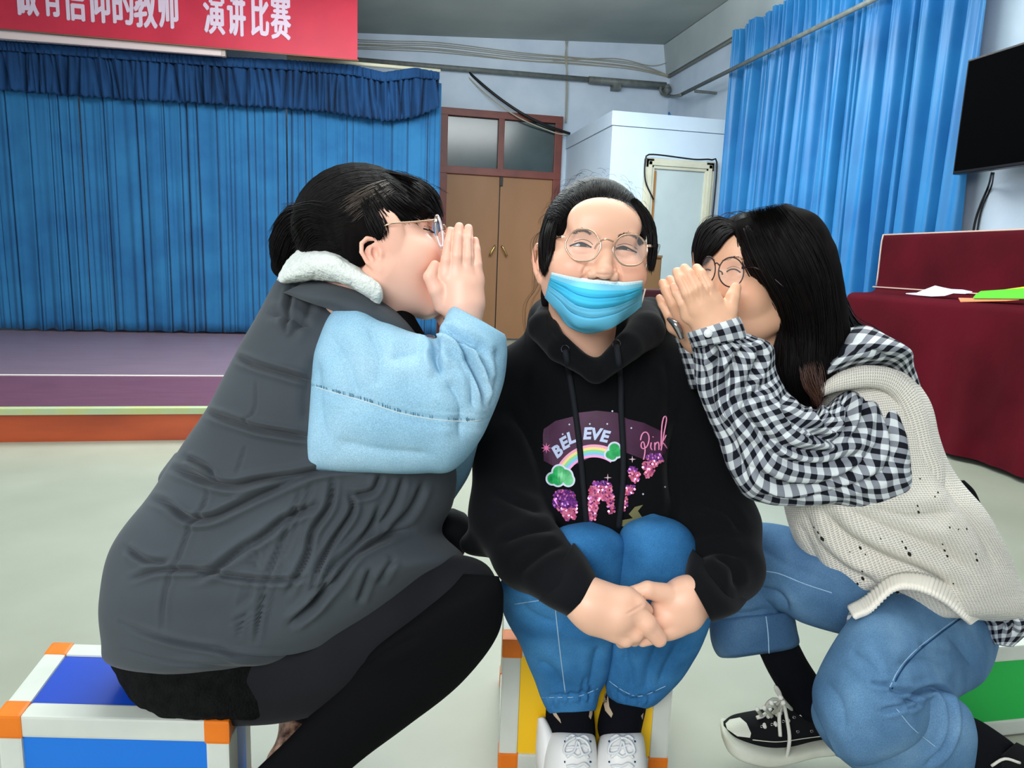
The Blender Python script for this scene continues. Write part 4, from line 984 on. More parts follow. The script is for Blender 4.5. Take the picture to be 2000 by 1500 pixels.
# flyaways
rs=np.random.RandomState(9); fly=[]
for i in range(80):
    a=rs.uniform(-1.45,1.45); x=math.sin(a)*7.9; z=3.3+math.cos(a)*8.8; p=np.array([x,rs.uniform(-1,3.5),z]); o=np.array([math.sin(a),0,math.cos(a)])
    k=rs.uniform(.15,.7); sd=rs.choice([-1,1]); tg=np.array([math.cos(a)*sd,-.4,-math.sin(a)*sd])
    P=[p*.99,p+o*k*.5+tg*k*.8,p+o*k+tg*k*2.0,p+o*k*.7+tg*k*3.2]; fly.append(HC.w(catmull(np.array(P),9)))
for k in range(14):
    x=rs.uniform(0,16); fly.append(ats([(1075-x*.3,470+rs.uniform(0,60),1.12),(1058-x,560,1.14),(1042-x*1.6,590+x,1.15),(1024+x*.4,660+x*2,1.16)]) if k%2 else ats([(1068,430+x,1.12),(1052-x,470,1.13),(1055-x,520,1.14),(1046-x*.5,560+x,1.15)]))
for k in range(10):
    x=rs.uniform(0,14); fly.append(ats([(1270,470+x,1.12),(1284+x*.4,478,1.12),(1276+x*.3,498+x,1.13),(1268,520+x,1.14)]))
hair_from('stray_hairs',[catmull(f,14) for f in fly],M_strand,hair,.00018,3)
# hair combed back from the hairline, and locks in front of the ears
bv_CC=bvh_of(hair); 
def both(p,off):
    r=ray(*p); n=np.linalg.norm(r); ds=[h_[3] for h_ in (bv_CC.ray_cast(Vector(CAM),Vector(r/n)),bv_hC.ray_cast(Vector(CAM),Vector(r/n))) if h_[0] is not None]
    return (CAM+r/n*(min(ds)-off)) if ds else None
def capfront(p):
    r=ray(*p); n=np.linalg.norm(r); a=bv_CC.ray_cast(Vector(CAM),Vector(r/n)); b=bv_hC.ray_cast(Vector(CAM),Vector(r/n))
    return a[0] is not None and (b[0] is None or a[3]<b[3])
rs=np.random.RandomState(21); cur=[]
for i in range(1700):
    a=rs.uniform(math.radians(168),math.radians(372)); k=rs.uniform(-3,6); ca,sa=math.cos(a),math.sin(a)
    c0=(1171,474); p0=np.array((c0[0]+(86-k)*ca,c0[1]+(94-k)*sa)); L_=rs.uniform(16,38); tw=rs.uniform(-5,5)
    pts=[p0+np.array((ca,sa))*L_*t*(1.0)+np.array((-sa,ca))*tw*t*t for t in (0,.14,.28,.42,.57,.71,.85,1)]
    while len(pts)>4 and not capfront(pts[1]): pts=pts[1:]
    P=[both(p,.0012+.0005*j) for j,p in enumerate(pts)]; P=[p for p in P if p is not None]
    if len(P)>3: cur.append(np.array(P))
hair_from('hairline_strands',cur,M_strand,hair,.0006,3)
def locks(l,bv,dmax,off=.005):
    P=drape(bv,catmull(np.array(l,float),16),off,dmax-.02); d=np.minimum((P-CAM)@f0,dmax); d=np.convolve(np.r_[d[0],d,d[-1]],[.25,.5,.25],'valid')
    q=catmull(np.array(l,float),16); return np.array([at(x,y,z) for (x,y),z in zip(q,d)])
strands('side_locks',[locks(l,bv_hC,1.125) for l in ([(1120,394),(1096,424),(1084,458),(1079,488),(1076,508)],[(1110,388),(1083,418),(1070,458),(1068,500),(1070,528)],[(1100,392),(1070,420),(1058,462),(1059,505),(1063,540)])],700,M_strand,hair,3,.0009,.0022)
strands('side_locks',[locks(l,bv_hC,1.125) for l in ([(1232,392),(1254,420),(1267,450),(1270,478),(1268,496)],[(1238,388),(1262,418),(1274,456),(1274,495),(1268,525)],[(1246,392),(1268,422),(1279,460),(1278,500),(1273,530)])],600,M_strand,hair,4,.0009,.0022)

# hoodie
def hoodie_mat(name,c,c2): return mat(name,c,.92,.12,col2=c2,nscale=5,bump=(600,.25,.0006),sheen=.06)
M_hood=hoodie_mat('black_sweatshirt','08090b','0c0e12')
px=lambda r,d:r*d/F
g=world_sdf([(930,580,1.0),(1500,1250,1.0),(930,580,1.45),(1500,1250,1.5)],.04,.0042)
tors=[((1168,690,1.26),118,.085),((1168,760,1.27),150,.10),((1170,850,1.28),155,.12),((1172,960,1.28),165,.13),((1172,1060,1.30),165,.12)]
for (x,y,d),rp,ty in tors:
    M_=np.stack([Rv,f0,Uv],1); g.ell(at(x,y,d),(px(rp,d),ty,.10),.05,M=M_)
g.chain([at(1062,675,1.26),at(1010,735,1.26),at(985,860,1.23),at(985,1010,1.19)],[px(42,1.26),px(58,1.26),px(62,1.23),px(66,1.19)],.03)
g.chain([at(988,1005,1.19),at(1035,1080,1.13),at(1112,1142,1.055)],[px(70,1.19),px(72,1.13),px(54,1.05)],.025)
g.ell(at(930,1062,1.2),(.03,.03,.018),.025)
g.chain([at(1270,675,1.26),at(1325,735,1.25),at(1375,880,1.23),at(1402,1020,1.19)],[px(42,1.26),px(56,1.26),px(58,1.23),px(72,1.19)],.03)
g.chain([at(1408,1035,1.19),at(1418,1105,1.14),at(1386,1150,1.085)],[px(76,1.19),px(70,1.14),px(54,1.08)],.025)
# hood roll round the neck
g.chain([at(1078,612,1.22),at(1060,640,1.165),at(1095,680,1.125),at(1158,724,1.10)],[.024,.026,.022,.015],.015)
g.chain([at(1254,618,1.22),at(1262,646,1.165),at(1228,676,1.125),at(1168,728,1.10)],[.026,.03,.024,.015],.015)
g.chain([at(1075,625,1.26),at(1165,640,1.34),at(1268,625,1.26)],[.04,.045,.04],.02)
# neck opening
g.chain([at(1145,585,1.16),at(1146,625,1.13),at(1154,662,1.10),at(1163,698,1.07)],[.060,.044,.024,.004],.004,op='s')
V,Q=g.mesh(2)
hs=[([(1100,1168),(1130,1120),(1150,1090)],6,.004),([(1010,1120),(1060,1080),(1100,1060)],7,.005),([(975,1060),(1030,1040),(1090,1030)],8,.006),([(960,960),(1010,985),(1060,1000)],8,.005),([(1000,800),(1040,870),(1075,960)],9,.006),
 ([(1330,780),(1310,900),(1318,1000)],9,.007),([(1395,1085),(1430,1110),(1440,1150)],8,.006),([(1350,1090),(1400,1075),(1450,1090)],9,.006),([(1345,1130),(1385,1140),(1410,1180)],6,.004),([(1360,980),(1420,1000),(1450,1040)],8,.005),
 ([(1040,720),(1035,800),(1050,860)],8,.004),([(1130,700),(1165,735),(1205,700)],5,.002),([(1250,700),(1240,760),(1225,800)],8,.003),([(1085,600),(1078,640),(1120,690),(1155,716)],4,.003),([(1300,700),(1310,760),(1300,830)],8,.004)]
V=strokes(V,Q,hs); V=bumps(V,Q,.0016,28,3)
hd=mesh_obj('hoodie',V,Q,M_hood,pc)
bv_hd=bvh_of(hd)
# drawstrings and eyelets
M_cord=mat('drawstring_black','191c21',.8,.2,bump=(900,.3,.0006)); M_eyelet=mat('gunmetal_eyelet','2c2c33',.35,.6,metal=.6)
seam('drawstring',bv_hd,[(1104,684),(1112,730),(1123,800),(1133,880),(1140,960),(1147,1035)],12,M_cord,hd,.003,8,6)
seam('drawstring',bv_hd,[(1204,676),(1212,740),(1213,800),(1217,880),(1216,950),(1208,1030)],12,M_cord,hd,.003,8,6)
for cx_,cy_ in ((1104,682),(1204,672)):
    a=np.linspace(0,2*np.pi,18); seam('eyelet',bv_hd,[(cx_+8*math.cos(t),cy_+8*math.sin(t)) for t in a],2.6,M_eyelet,hd,.0012,6,2,False)
# sleeve cuffs
for st in ([(1052,1172,1120,1062,1.085,.05),(1078,1184,1142,1088,1.06,.052),(1096,1194,1160,1118,1.045,.050),(1108,1202,1172,1140,1.04,.048)],[(1452,1170,1352,1070,1.12,.055),(1432,1190,1346,1095,1.09,.055),(1405,1202,1342,1112,1.075,.052),(1386,1208,1340,1122,1.068,.050)]):
    V,Q,uv=loft_geo(st,60,90,2.2); V=bumps(V,Q,.0012,60,4); cloth('sleeve_cuff',V,Q,M_hood,hd)
# ---- chest print
def pm(c,rough=.6,**k): return mat('print_'+c,c,rough,.3,**k)
M_purp=pm('3f2338',col2='53304c',nscale=14); PR=bpy.data.objects.new('chest_print',None); COL.objects.link(PR); PR.parent=hd
patch('purple_panel',bv_hd,[(1060,850),(1062,838),(1085,822),(1125,812),(1130,806),(1165,802),(1205,806),(1225,818),(1258,826),(1300,846),(1302,885),(1270,902),(1225,885),(1180,880),(1130,905),(1090,915),(1062,900)],M_purp,PR,.0012,6)
cols=['f3a9c4','f7e08a','8fd8a0','7fc9ec','f2a6d8']; 
cen=(1160,955)
for k,c_ in enumerate(cols):
    r1=87-k*5; r2=r1-5.2; a=np.linspace(math.radians(202),math.radians(304),20)
    el=lambda r:[(cen[0]+r*.95*math.cos(t),cen[1]+r*math.sin(t)) for t in a]
    patch('rainbow_stripe',bv_hd,el(r1)+el(r2)[::-1],pm(c_),PR,.0018,6)
def blob(lobes,n=60,pad=0):
    c=np.mean([(x,y) for x,y,r in lobes],axis=0); out=[]
    for t in np.linspace(0,2*np.pi,n,endpoint=False):
        d=np.array([math.cos(t),math.sin(t)]); best=0
        for x,y,r in lobes:
            q=np.array([x,y])-c; b=q@d; disc=(r+pad)**2-(q@q-b*b)
            if disc>0: best=max(best,b+math.sqrt(disc))
        out.append(c+d*best)
    return out
M_cl=pm('d5ddee'); M_seqg=mat('green_sequin','1f9a50',.25,.6,col2='36c36e',nscale=90); M_seqp=mat('pink_sequin','d8557f',.22,.7,col2='f08db0',nscale=150,metal=.3); M_seqv=mat('purple_sequin','6d2f86',.25,.6,col2='8f3f9f',nscale=120,metal=.3)
for lb in ([(1079,935,10),(1092,922,12),(1104,930,13),(1110,938,10),(1090,938,10)],[(1191,888,8),(1200,876,10),(1206,884,8),(1196,890,8)]):
    patch('cloud_outline',bv_hd,blob(lb,60,3.5),M_cl,PR,.0022,5); patch('cloud_sequins',bv_hd,blob(lb,60,0),M_seqg,PR,.0028,5)
def star(c,r,n=8,inner=.3): return [(c[0]+(r if i%2==0 else r*inner)*math.cos(math.pi*i/n-math.pi/2),c[1]+(r if i%2==0 else r*inner)*math.sin(math.pi*i/n-math.pi/2)) for i in range(2*n)]
patch('star',bv_hd,star((1067,875),11,8,.3),pm('ef7fb2'),PR,.002,6); patch('star',bv_hd,star((1235,897),7,4,.25),pm('d9b7c4'),PR,.002,6); patch('star',bv_hd,star((1187,933),8,4,.2),pm('cda9b6'),PR,.002,6)
def letters(s,spots,size,m,h=.0026,bold=.03,shear=.15):
    """print letters wrapped on the cloth: spots = (x,y,angle deg) pixel baseline centres"""
    for ch,(x,y,an) in zip(s,spots):
        c=bpy.data.curves.new('t','FONT'); c.body=ch; c.size=1; c.align_x='CENTER'; c.offset=bold; c.resolution_u=2; c.shear=shear
        t=bpy.data.objects.new('t',c); COL.objects.link(t); me=bpy.data.meshes.new_from_object(t,depsgraph=bpy.context.evaluated_depsgraph_get()); bpy.data.objects.remove(t)
        bm=bmesh.new(); bm.from_mesh(me); bmesh.ops.subdivide_edges(bm,edges=[e for e in bm.edges if e.calc_length()>.25],cuts=2)
        ca,sa=math.cos(math.radians(an)),math.sin(math.radians(an))
        P=drape(bv_hd,[(x+size*(v.co.x*ca+v.co.y*sa),y+size*(v.co.x*sa-v.co.y*ca)) for v in bm.verts],h)
        for v,p in zip(bm.verts,P): v.co=p
        bm.to_mesh(me); bm.free(); me.name='letter'; me.materials.clear(); me.materials.append(m); o=bpy.data.objects.new('letter',me); COL.objects.link(o); o.parent=PR
letters('BELIEVE',[(1094,890,-38),(1106,875,-30),(1118,865,-22),(1131,860,-10),(1146,857,-2),(1162,858,5),(1178,862,12)],31,pm('c3d0ee'),bold=.045)
M_pink=pm('f193bd')
for pts in ([(1257,898),(1260,880),(1257,862),(1252,866),(1254,877),(1264,872),(1268,854),(1262,843),(1254,848),(1251,860)],
            [(1272,864),(1271,874),(1274,879)],[(1275,854),(1276,853)],[(1279,864),(1279,880)],[(1279,870),(1284,862),(1287,866),(1287,879)],[(1291,880),(1297,846),(1302,818),(1298,812),(1293,830),(1291,872)],[(1292,866),(1297,858),(1301,850)],[(1293,864),(1298,868),(1303,876)]):
    seam('script_letter',bv_hd,pts,3.0,M_pink,PR,.0025,5,3.)
# sequin letter shapes, each a field of tiny overlapping discs
def sequins(poly,m1,m2,seed,split):
    poly=np.array(poly,float); rs=np.random.RandomState(seed); lo,hi=poly.min(0),poly.max(0)
    def inside(p):
        c=False; j=len(poly)-1
        for i in range(len(poly)):
            if (poly[i,1]>p[1])!=(poly[j,1]>p[1]) and p[0]<(poly[j,0]-poly[i,0])*(p[1]-poly[i,1])/(poly[j,1]-poly[i,1]+1e-9)+poly[i,0]: c=not c
            j=i
        return c
    for m,sel in ((m1,0),(m2,1)):
        Vs=[];Fs=[]
        for y in np.arange(lo[1],hi[1],3.2):
            for x in np.arange(lo[0],hi[0],3.6):
                p=(x+rs.uniform(-.6,.6)+(int(y/3.2)%2)*1.8,y+rs.uniform(-.5,.5))
                if not inside(p) or (split(p,rs)!=sel): continue
                c=drape(bv_hd,[p],.003)[0]; tx,ty=rs.uniform(-.5,.5,2); k=len(Vs)
                for t in range(6):
                    a=t*math.pi/3; u_,v_=2.6*math.cos(a),2.6*math.sin(a); Vs.append(c+(Rv*u_-Uv*v_)*1.16/F+f0*(u_*tx+v_*ty)*1.16/F)
                Fs.append(tuple(range(k,k+6)))
        if Vs: 
            o=mesh_obj('sequins',Vs,Fs,m,PR,smooth=False); o['kind']='stuff'
spl=lambda t:(lambda p,rs:1 if (p[1]<t and rs.rand()<.85) or rs.rand()<.12 else 0)
patch('sequin_backing',bv_hd,[(1082,978),(1090,958),(1108,956),(1122,962),(1128,985),(1124,1008),(1112,1016),(1098,1000),(1084,990)],pm('3a1440'),PR,.0016,6)
sequins([(1079,978),(1084,960),(1098,955),(1116,958),(1126,970),(1128,990),(1124,1014),(1106,1016),(1096,1000),(1080,988)],M_seqp,M_seqv,1,spl(992))
sequins([(1146,1018),(1149,985),(1150,956),(1160,940),(1182,938),(1196,948),(1199,975),(1202,1000),(1190,1005),(1184,980),(1172,975),(1166,1000),(1162,1018),(1150,1018)],M_seqp,M_seqv,2,spl(950))
sequins([(1214,996),(1216,962),(1222,948),(1240,946),(1240,960),(1228,968),(1226,985),(1222,998)],M_seqp,M_seqv,3,spl(950))
sequins([(1226,918),(1234,910),(1250,918),(1252,936),(1240,944),(1230,936)],M_seqp,M_seqv,4,spl(920))
sequins([(1254,910),(1258,895),(1272,884),(1290,886),(1296,900),(1280,912),(1274,932),(1262,934)],M_seqp,M_seqv,5,spl(900))
M_olive=pm('7d7850')
patch('gold_squiggle',bv_hd,[(1206,1028),(1215,1016),(1236,1012),(1228,1004),(1240,990),(1256,986),(1246,998),(1254,1010),(1240,1020),(1218,1028)],M_olive,PR,.002,5)
for q in ((1196,803),(1127,818),(1112,829),(1186,828),(1233,836),(1099,848),(1152,828),(1256,965),(1299,951)): patch('print_speck',bv_hd,star(q,2.4,4,.5),M_cl,PR,.002,8)

# jeans
M_jC=denim('jeans_mid_blue','275f8f','3573a8','4788bb',9)
M_thread=mat('pale_thread','9dbfd8',.8,.1); M_thread_d=mat('dark_thread','1d3f66',.8,.1)
jV=[];
L1=[(1148,1016,1152,1016,1.160,.002),(1096,1030,1196,1032,1.160,.04),(1060,1062,1222,1058,1.162,.062),(1000,1110,1224,1100,1.166,.072),(972,1150,1212,1160,1.179,.075),(988,1205,1200,1220,1.204,.070),(1016,1262,1196,1270,1.236,.060),(1040,1320,1185,1325,1.277,.052),(1055,1358,1172,1352,1.297,.046),(1066,1382,1166,1378,1.309,.042),(1072,1393,1163,1388,1.313,.040)]
L2=[(1272,1004,1278,1004,1.160,.002),(1222,1022,1325,1020,1.160,.045),(1206,1055,1352,1050,1.161,.062),(1196,1105,1366,1110,1.167,.070),(1192,1160,1378,1170,1.182,.070),(1194,1215,1386,1215,1.205,.066),(1192,1262,1368,1262,1.233,.056),(1184,1310,1338,1316,1.270,.050),(1184,1345,1308,1350,1.292,.045),(1188,1362,1280,1376,1.304,.042),(1196,1370,1262,1384,1.307,.04)]
for L,S__ in ((L1,[([(1112,1370),(1116,1350)],3,.003),([(1096,1378),(1092,1355)],3,.003),([(1135,1375),(1138,1345),(1142,1320)],3.5,.003),([(1150,1372),(1156,1340)],3,.003),([(1080,1385),(1076,1362)],3,.003),([(1050,1290),(1080,1310),(1100,1345)],8,.004),([(1170,1260),(1160,1300),(1150,1350)],8,.005),([(1060,1180),(1120,1220),(1180,1210)],10,.003),([(1064,1362),(1110,1358),(1166,1352)],4,.003),([(1010,1170),(1040,1200),(1090,1220)],9,.004)]),
             (L2,[([(1200,1345),(1220,1362),(1240,1366),(1290,1352)],4,.0035),([(1228,1375),(1224,1350)],3,.003),([(1248,1378),(1250,1355)],3,.003),([(1265,1375),(1272,1350)],3,.003),([(1205,1365),(1200,1340)],3,.003),([(1290,1250),(1270,1300),(1262,1345)],8,.005),([(1330,1250),(1300,1300),(1285,1340)],8,.004),([(1215,1280),(1230,1310),(1232,1345)],7,.004),([(1200,1240),(1215,1256),(1225,1290)],7,.004)])):
    V,Q,uv=loft_geo(L,150,150,2.2); V=strokes(V,Q,S__); V=bumps(V,Q,.0012,45,5); jV.append((V,Q))
# thighs running back to the seat
for a in ([(1150,1085,1.17),(1115,1110,1.25),(1090,1160,1.36)],[(1275,1085,1.17),(1260,1110,1.25),(1245,1160,1.36)]):
    V,Q=tube_geo(ats(a),[.062,.078,.085],40); jV.append((V,Q))
V,Q=join_geo(jV); tn=tone_spots(V,[((1150,1080),(55,60),(1.05,1.1,1.1)),((1275,1080),(50,55),(1.1,1.12,1.1)),((1160,1140),(30,20),(.8,.85,.9))])
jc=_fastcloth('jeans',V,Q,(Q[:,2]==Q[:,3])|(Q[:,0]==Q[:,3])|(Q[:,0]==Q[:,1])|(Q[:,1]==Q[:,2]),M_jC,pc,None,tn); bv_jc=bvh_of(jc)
seam('leg_seam',bv_jc,[(1083,1170),(1088,1220),(1096,1290),(1104,1352)],2.5,M_thread,jc,.0003); seam('leg_seam',bv_jc,[(1005,1180),(1030,1176),(1060,1172)],1.8,M_thread,jc,.0002)
seam('cuff_stitch',bv_jc,[(1058,1362),(1090,1362),(1130,1360),(1168,1345)],1.5,M_thread,jc,.0002); seam('cuff_stitch',bv_jc,[(1190,1330),(1215,1348),(1250,1360),(1300,1340)],1.5,M_thread,jc,.0002)
# socks and white trainers
M_sock=mat('black_sock','0b0c12',.9,.1,bump=(500,.2,.0006)); M_leafp=mat('sock_leaf','b5a288',.8,.1)
M_ws=mat('white_trainer_leather','e6e6e2',.45,.35,bump=(120,.05,.001)); M_sole=mat('white_rubber_sole','c5c9c8',.5,.3); M_lace=mat('white_lace','dfe2e2',.8,.2)
def sockg(st,nm='sock',m=M_sock,parent=pc,nu=40):
    V,Q,uv=loft_geo(st,nu,40,2.1); return cloth(nm,bumps(V,Q,.0006,70,1),Q,m,parent)
s1=sockg([(1070,1350,1158,1350,1.31,.036),(1066,1395,1160,1392,1.32,.038),(1070,1430,1162,1438,1.315,.045),(1085,1460,1160,1465,1.31,.04)])
s2=sockg([(1188,1345,1262,1350,1.31,.036),(1172,1390,1262,1380,1.32,.038),(1168,1425,1252,1428,1.315,.045),(1180,1460,1245,1460,1.31,.04)])
for s_,pp_ in ((s1,[[(1076,1386),(1082,1398),(1096,1413),(1094,1405),(1086,1392),(1080,1384)],[(1150,1400),(1152,1386),(1158,1380),(1157,1395),(1154,1405)]]),(s2,[[(1181,1352),(1178,1370),(1182,1388),(1194,1402),(1197,1394),(1190,1380),(1188,1362)],[(1252,1398),(1257,1392),(1255,1406)]])):
    b_=bvh_of(s_)
    for q in pp_: patch('sock_leaf_motif',b_,q,M_leafp,s_,.0006,4)
def trainer(label,cx,d,xl,xr,parent,lean=0):
    t=bpy.data.objects.new('white_trainer',None); COL.objects.link(t); t.parent=parent; t['label']=label
    # upper: opening at the ankle running forward/down past the frame
    st=[(xl+22,1422,xr-18,1424,d+.02,.02),(xl+6,1432,xr-5,1434,d+.012,.042),(xl-2,1455,xr,1455,d,.052),(xl-8,1490,xr+3,1490,d-.012,.054),(xl-8,1530,xr+5,1530,d-.026,.052),(xl,1570,xr,1570,d-.045,.044),(xl+18,1597,xr-16,1597,d-.058,.028)]
    V,Q,uv=loft_geo(st,70,60,2.3)
    V=V[:]; sh_=cloth('shoe_upper',V,Q,M_ws,t); b_=bvh_of(sh_)
    # sole
    c0=onz((xl+xr)/2,1600,0); 
    for k in range(4):
        y=1440+k*18
        tube('lace',np.vstack([drape(b_,[(cx-22,y+3),(cx-10,y-4+(k%2)*5)],.002),drape(b_,[(cx,y+2),(cx+12,y-3),(cx+22,y+4)],.003)]),.0026,M_lace,t,n=6,res=16)
    tube('lace',drape(b_,[(cx-4,1440),(cx-22,1452),(cx-26,1470),(cx-8,1468),(cx,1446)],.005),.0024,M_lace,t,n=6,res=30)
    tube('lace',drape(b_,[(cx+2,1440),(cx+18,1450),(cx+24,1468),(cx+10,1472),(cx+2,1448)],.005),.0024,M_lace,t,n=6,res=30)
    for k in range(3):
        for s in (-1,1): tube('eyelet',drape(b_,[(cx+s*25-1,1448+k*20),(cx+s*25+1,1448+k*20)],.001),.0018,M_thread_d,t,n=6)
    return t,st
ta,sta=trainer('white leather trainer on her right foot',1128,1.298,1068,1164,pc); tb,stb=trainer('white leather trainer on her left foot',1215,1.298,1170,1258,pc)
# collar of the trainers stands proud around the sock: left one shows its side
t=ta; V,Q,uv=loft_geo([(1050,1402,1064,1400,1.315,.012),(1048,1430,1082,1430,1.315,.03),(1046,1470,1090,1470,1.31,.04),(1050,1530,1100,1530,1.29,.04)],30,30); cloth('shoe_side',V,Q,M_ws,ta)
for t,(xl,xr) in ((ta,(1054,1166)),(tb,(1172,1262))):
    p=at((xl+xr)/2,1500,1.20); z=.028
    c4=[onz(xl+14,1612,0),onz(xr-10,1612,0),onz(xr+2,1478,0),onz(xl-2,1478,0)]
    hexa('sole',c4+[q+[0,0,z] for q in c4],M_sole,t,.008,3)

# ================================================================ LEFT WOMAN (quilted vest)
def anchor(fwd,up,sc,local,p): M=frame_of(fwd,up); return at(*p)-M@np.array(local,float)*.01*sc
def add(lst,V,Q): lst.append((V,Q))
def cloth_loft(name,st,nu,nv,m,parent,S__=(),power=2.2,bump=(0,0),tint=None,seed=1,post=None,uvs=False):
    V,Q,uv=loft_geo(st,nu,nv,power)
    if bump[0]: V=bumps(V,Q,bump[0],bump[1],seed)
    if len(S__): V=strokes(V,Q,S__)
    if post: V=post(V,Q,uv)
    t=tone_spots(V,tint) if tint is not None else None
    return _fastcloth(name,V,Q,(Q[:,2]==Q[:,3])|(Q[:,0]==Q[:,3])|(Q[:,0]==Q[:,1])|(Q[:,1]==Q[:,2]),m,parent,uv if uvs else None,t)
pl=empty('person','left woman in quilted vest, white fleece collar and pale denim sleeves, whispering behind her hands','person')
fwL=.955*Rv+.21*f0+.20*Uv; upL=Uv-.2*Rv; sL=1.05
HL=Head(anchor(fwL,upL,sL,(3.2,8.0,0),(842,455,1.07)),fwL,upL,sL,wide=1.03,jaw=.2,neck=((-1.0,-3.2,-6),(-4.5,-5.2,-12)),neckr=(4.4,4.4),earz=-1.0,ears_s=.80)
gh=world_sdf([(825,430,.98),(955,640,.98),(825,430,1.16),(955,640,1.18)],.03,.0017)
def whisper_hand(g,dd,ox,oy,mir=1):
    P=lambda x,y,d:(x+ox,y+oy,d+dd)
    palm=[(P(895,585,1.045),P(871,538,1.035),.0215,.0115),(P(903,585,1.045),P(892,533,1.035),.0225,.0120),(P(912,585,1.045),P(912,535,1.038),.0225,.0120),(P(918,590,1.045),P(930,545,1.045),.0215,.0110),(P(900,600,1.045),P(905,560,1.042),.026,.024)]
    wrist=[(P(905,600,1.045),P(915,660,1.05),.0235,.0225)]
    fing=[([P(869,540,1.035),P(872,508,1.028),P(876,476,1.03),P(881,451,1.037)],[.0112,.0082,.0072,.0060]),
          ([P(891,534,1.035),P(893,500,1.026),P(896,464,1.028),P(897,443,1.034)],[.0118,.0086,.0078,.0066]),
          ([P(912,536,1.038),P(914,502,1.030),P(915,468,1.032),P(915,446,1.038)],[.0115,.0083,.0074,.0064]),
          ([P(931,548,1.045),P(932,516,1.038),P(930,488,1.040),P(928,470,1.045)],[.0105,.0074,.0066,.0056])]
    th=[([P(868,592,1.045),P(852,566,1.03),P(839,541,1.025),P(849,518,1.03)],[.017,.0115,.0092,.0072])]
    fingers(g,palm,fing,th,wrist)
whisper_hand(gh,0,0,0); D1=gh.D.copy(); gh.D[:]=.2
whisper_hand(gh,.085,-18,8); gh.D=np.minimum(gh.D,D1); lhV,lhQ=gh.mesh(1)
lhV=strokes(lhV,lhQ,[([(885,448),(882,480),(881,516)],1.6,.0010,.2),([(904,440),(904,470),(904,518)],1.6,.0010,.2),([(922,450),(922,480),(923,522)],1.6,.0010,.2)])
def handtint(V,spots,r=9,c=(1,.80,.77),k=.35):
    S=projn(V); t=np.ones((len(V),3))
    for x,y in spots:
        w_=k*np.exp(-((S[:,0]-x)**2+(S[:,1]-y)**2)/r**2); t=t*(1-w_[:,None])+t*np.array(c)*w_[:,None]
    return t
ltint=handtint(lhV,[(881,447),(897,439),(915,442),(929,466),(849,516),(875,478),(895,470)])
coarseL=[([(650,600,1.17),(600,760,1.18),(520,980,1.18),(440,1200,1.18)],[.06,.09,.10,.10]),([(650,700,1.10),(850,830,1.04),(915,680,1.05)],[.04,.036,.022]),
 ([(430,1290,1.15),(900,1180,1.13),(560,1520,1.12)],[.075,.045,.03]),([(450,1280,1.22),(860,1040,1.25),(640,1400,1.3)],[.07,.035,.025]),([(730,560,1.13),(650,640,1.2)],[.035,.04])]
M_skinL=skinmat('skin_left_woman','f0bda6')
body_join('body',coarseL,[(HL.V,HL.Q,HL.tint),(lhV,lhQ,ltint)],M_skinL,pl)
bv_hL=BVHTree.FromPolygons([Vector(v) for v in HL.V.tolist()],[tuple(f) for f in HL.Q.tolist()])
seam('eyelashes',bv_hL,[(827,447),(834,448.5),(841,452),(848,454)],3.0,M_lash,pl,.0008,5,2.); seam('eyelashes',bv_hL,[(838,449),(846,453.5)],4.0,M_lash,pl,.0008,5,2.); seam('eyelid_crease',bv_hL,[(828,442),(836,442),(846,447)],1.0,M_brow,pl,.0001,4,2.)
M_silver=mat('clear_acetate','cfc6c8',.12,.7,coat=.5)
gl=glasses(pl,(857,451,4.5,30,-.16,1.055,1.065),(871,464,4,25,-.16,1.12,1.125),[(862,446,1.08),(868,450,1.09),(871,452,1.11)],[(850,430,1.045),(800,434,1.02),(762,437,1.00),(735,450,1.01)],None,M_gold,.0012)
tube('acetate_rim',np.array([at(p[0],p[1],1.058) for p in lens_shape((858,452),5.5,31,-.16)[list(range(40))+[0]]]),.0022,M_silver,gl,n=6)
# hair
capL=((0,-1.5,3.2),(7.8,9.3,8.7))
V,Q=haircap(HL,capL[0],capL[1],[((0,9.6,-6.6),(9.8,7.4,7.6)),((0,3.2,-10.6),(9,6.2,8.2)),((0,-6,-13.5),(11,10,9))],extra=[((7.1,-.3,.6),(1.35,2.1,2.7),.6),((6.9,-2.8,-.8),(1.3,1.8,3.0),.6),((0,7.2,4.2),(6.2,1.7,3.4),1.0)])
g=world_sdf([(500,380,1.0),(660,560,1.0),(500,380,1.25),(660,560,1.25)],.02,.003)
for (x,y,d),r_ in (((640,440,1.13),50),((596,446,1.14),52),((572,468,1.14),46)): pass
g.chain([at(652,432,1.13),at(598,446,1.14),at(572,478,1.145),at(556,520,1.15)],[px(42,1.13),px(50,1.14),px(44,1.14),px(26,1.15)],.02)
V2,Q2=g.mesh(2); V,Q=join_geo([(bumps(V,Q,.0008,160,seed=2),Q),(bumps(V2,Q2,.0015,90,seed=4),Q2)])
hL=mesh_obj('hair',V,Q,M_hair,pl)
st_=[(7.6,1.8,-2.2),(7.5,3.2,.5),(6.6,5.6,2.6),(5.0,7.0,5.0),(3,6.4,7.5),(0,5.5,9),(-3,6.4,7.5)]
en_=[(4,-9.2,-3),(4,-9.5,0),(3.6,-9.8,1.5),(3,-9.8,2.5),(2,-9.8,3.5),(0,-9.8,4),(-2,-9.8,3.5)]
hair_from('hair_strands',ell_guides(HL,capL[0],capL[1],st_,en_,1100,lift=.14,seed=6,jit=.45),M_strand,hL,.0006)
M_strand2=mat('brown_sheen_strands','3d332b',.35,.6)
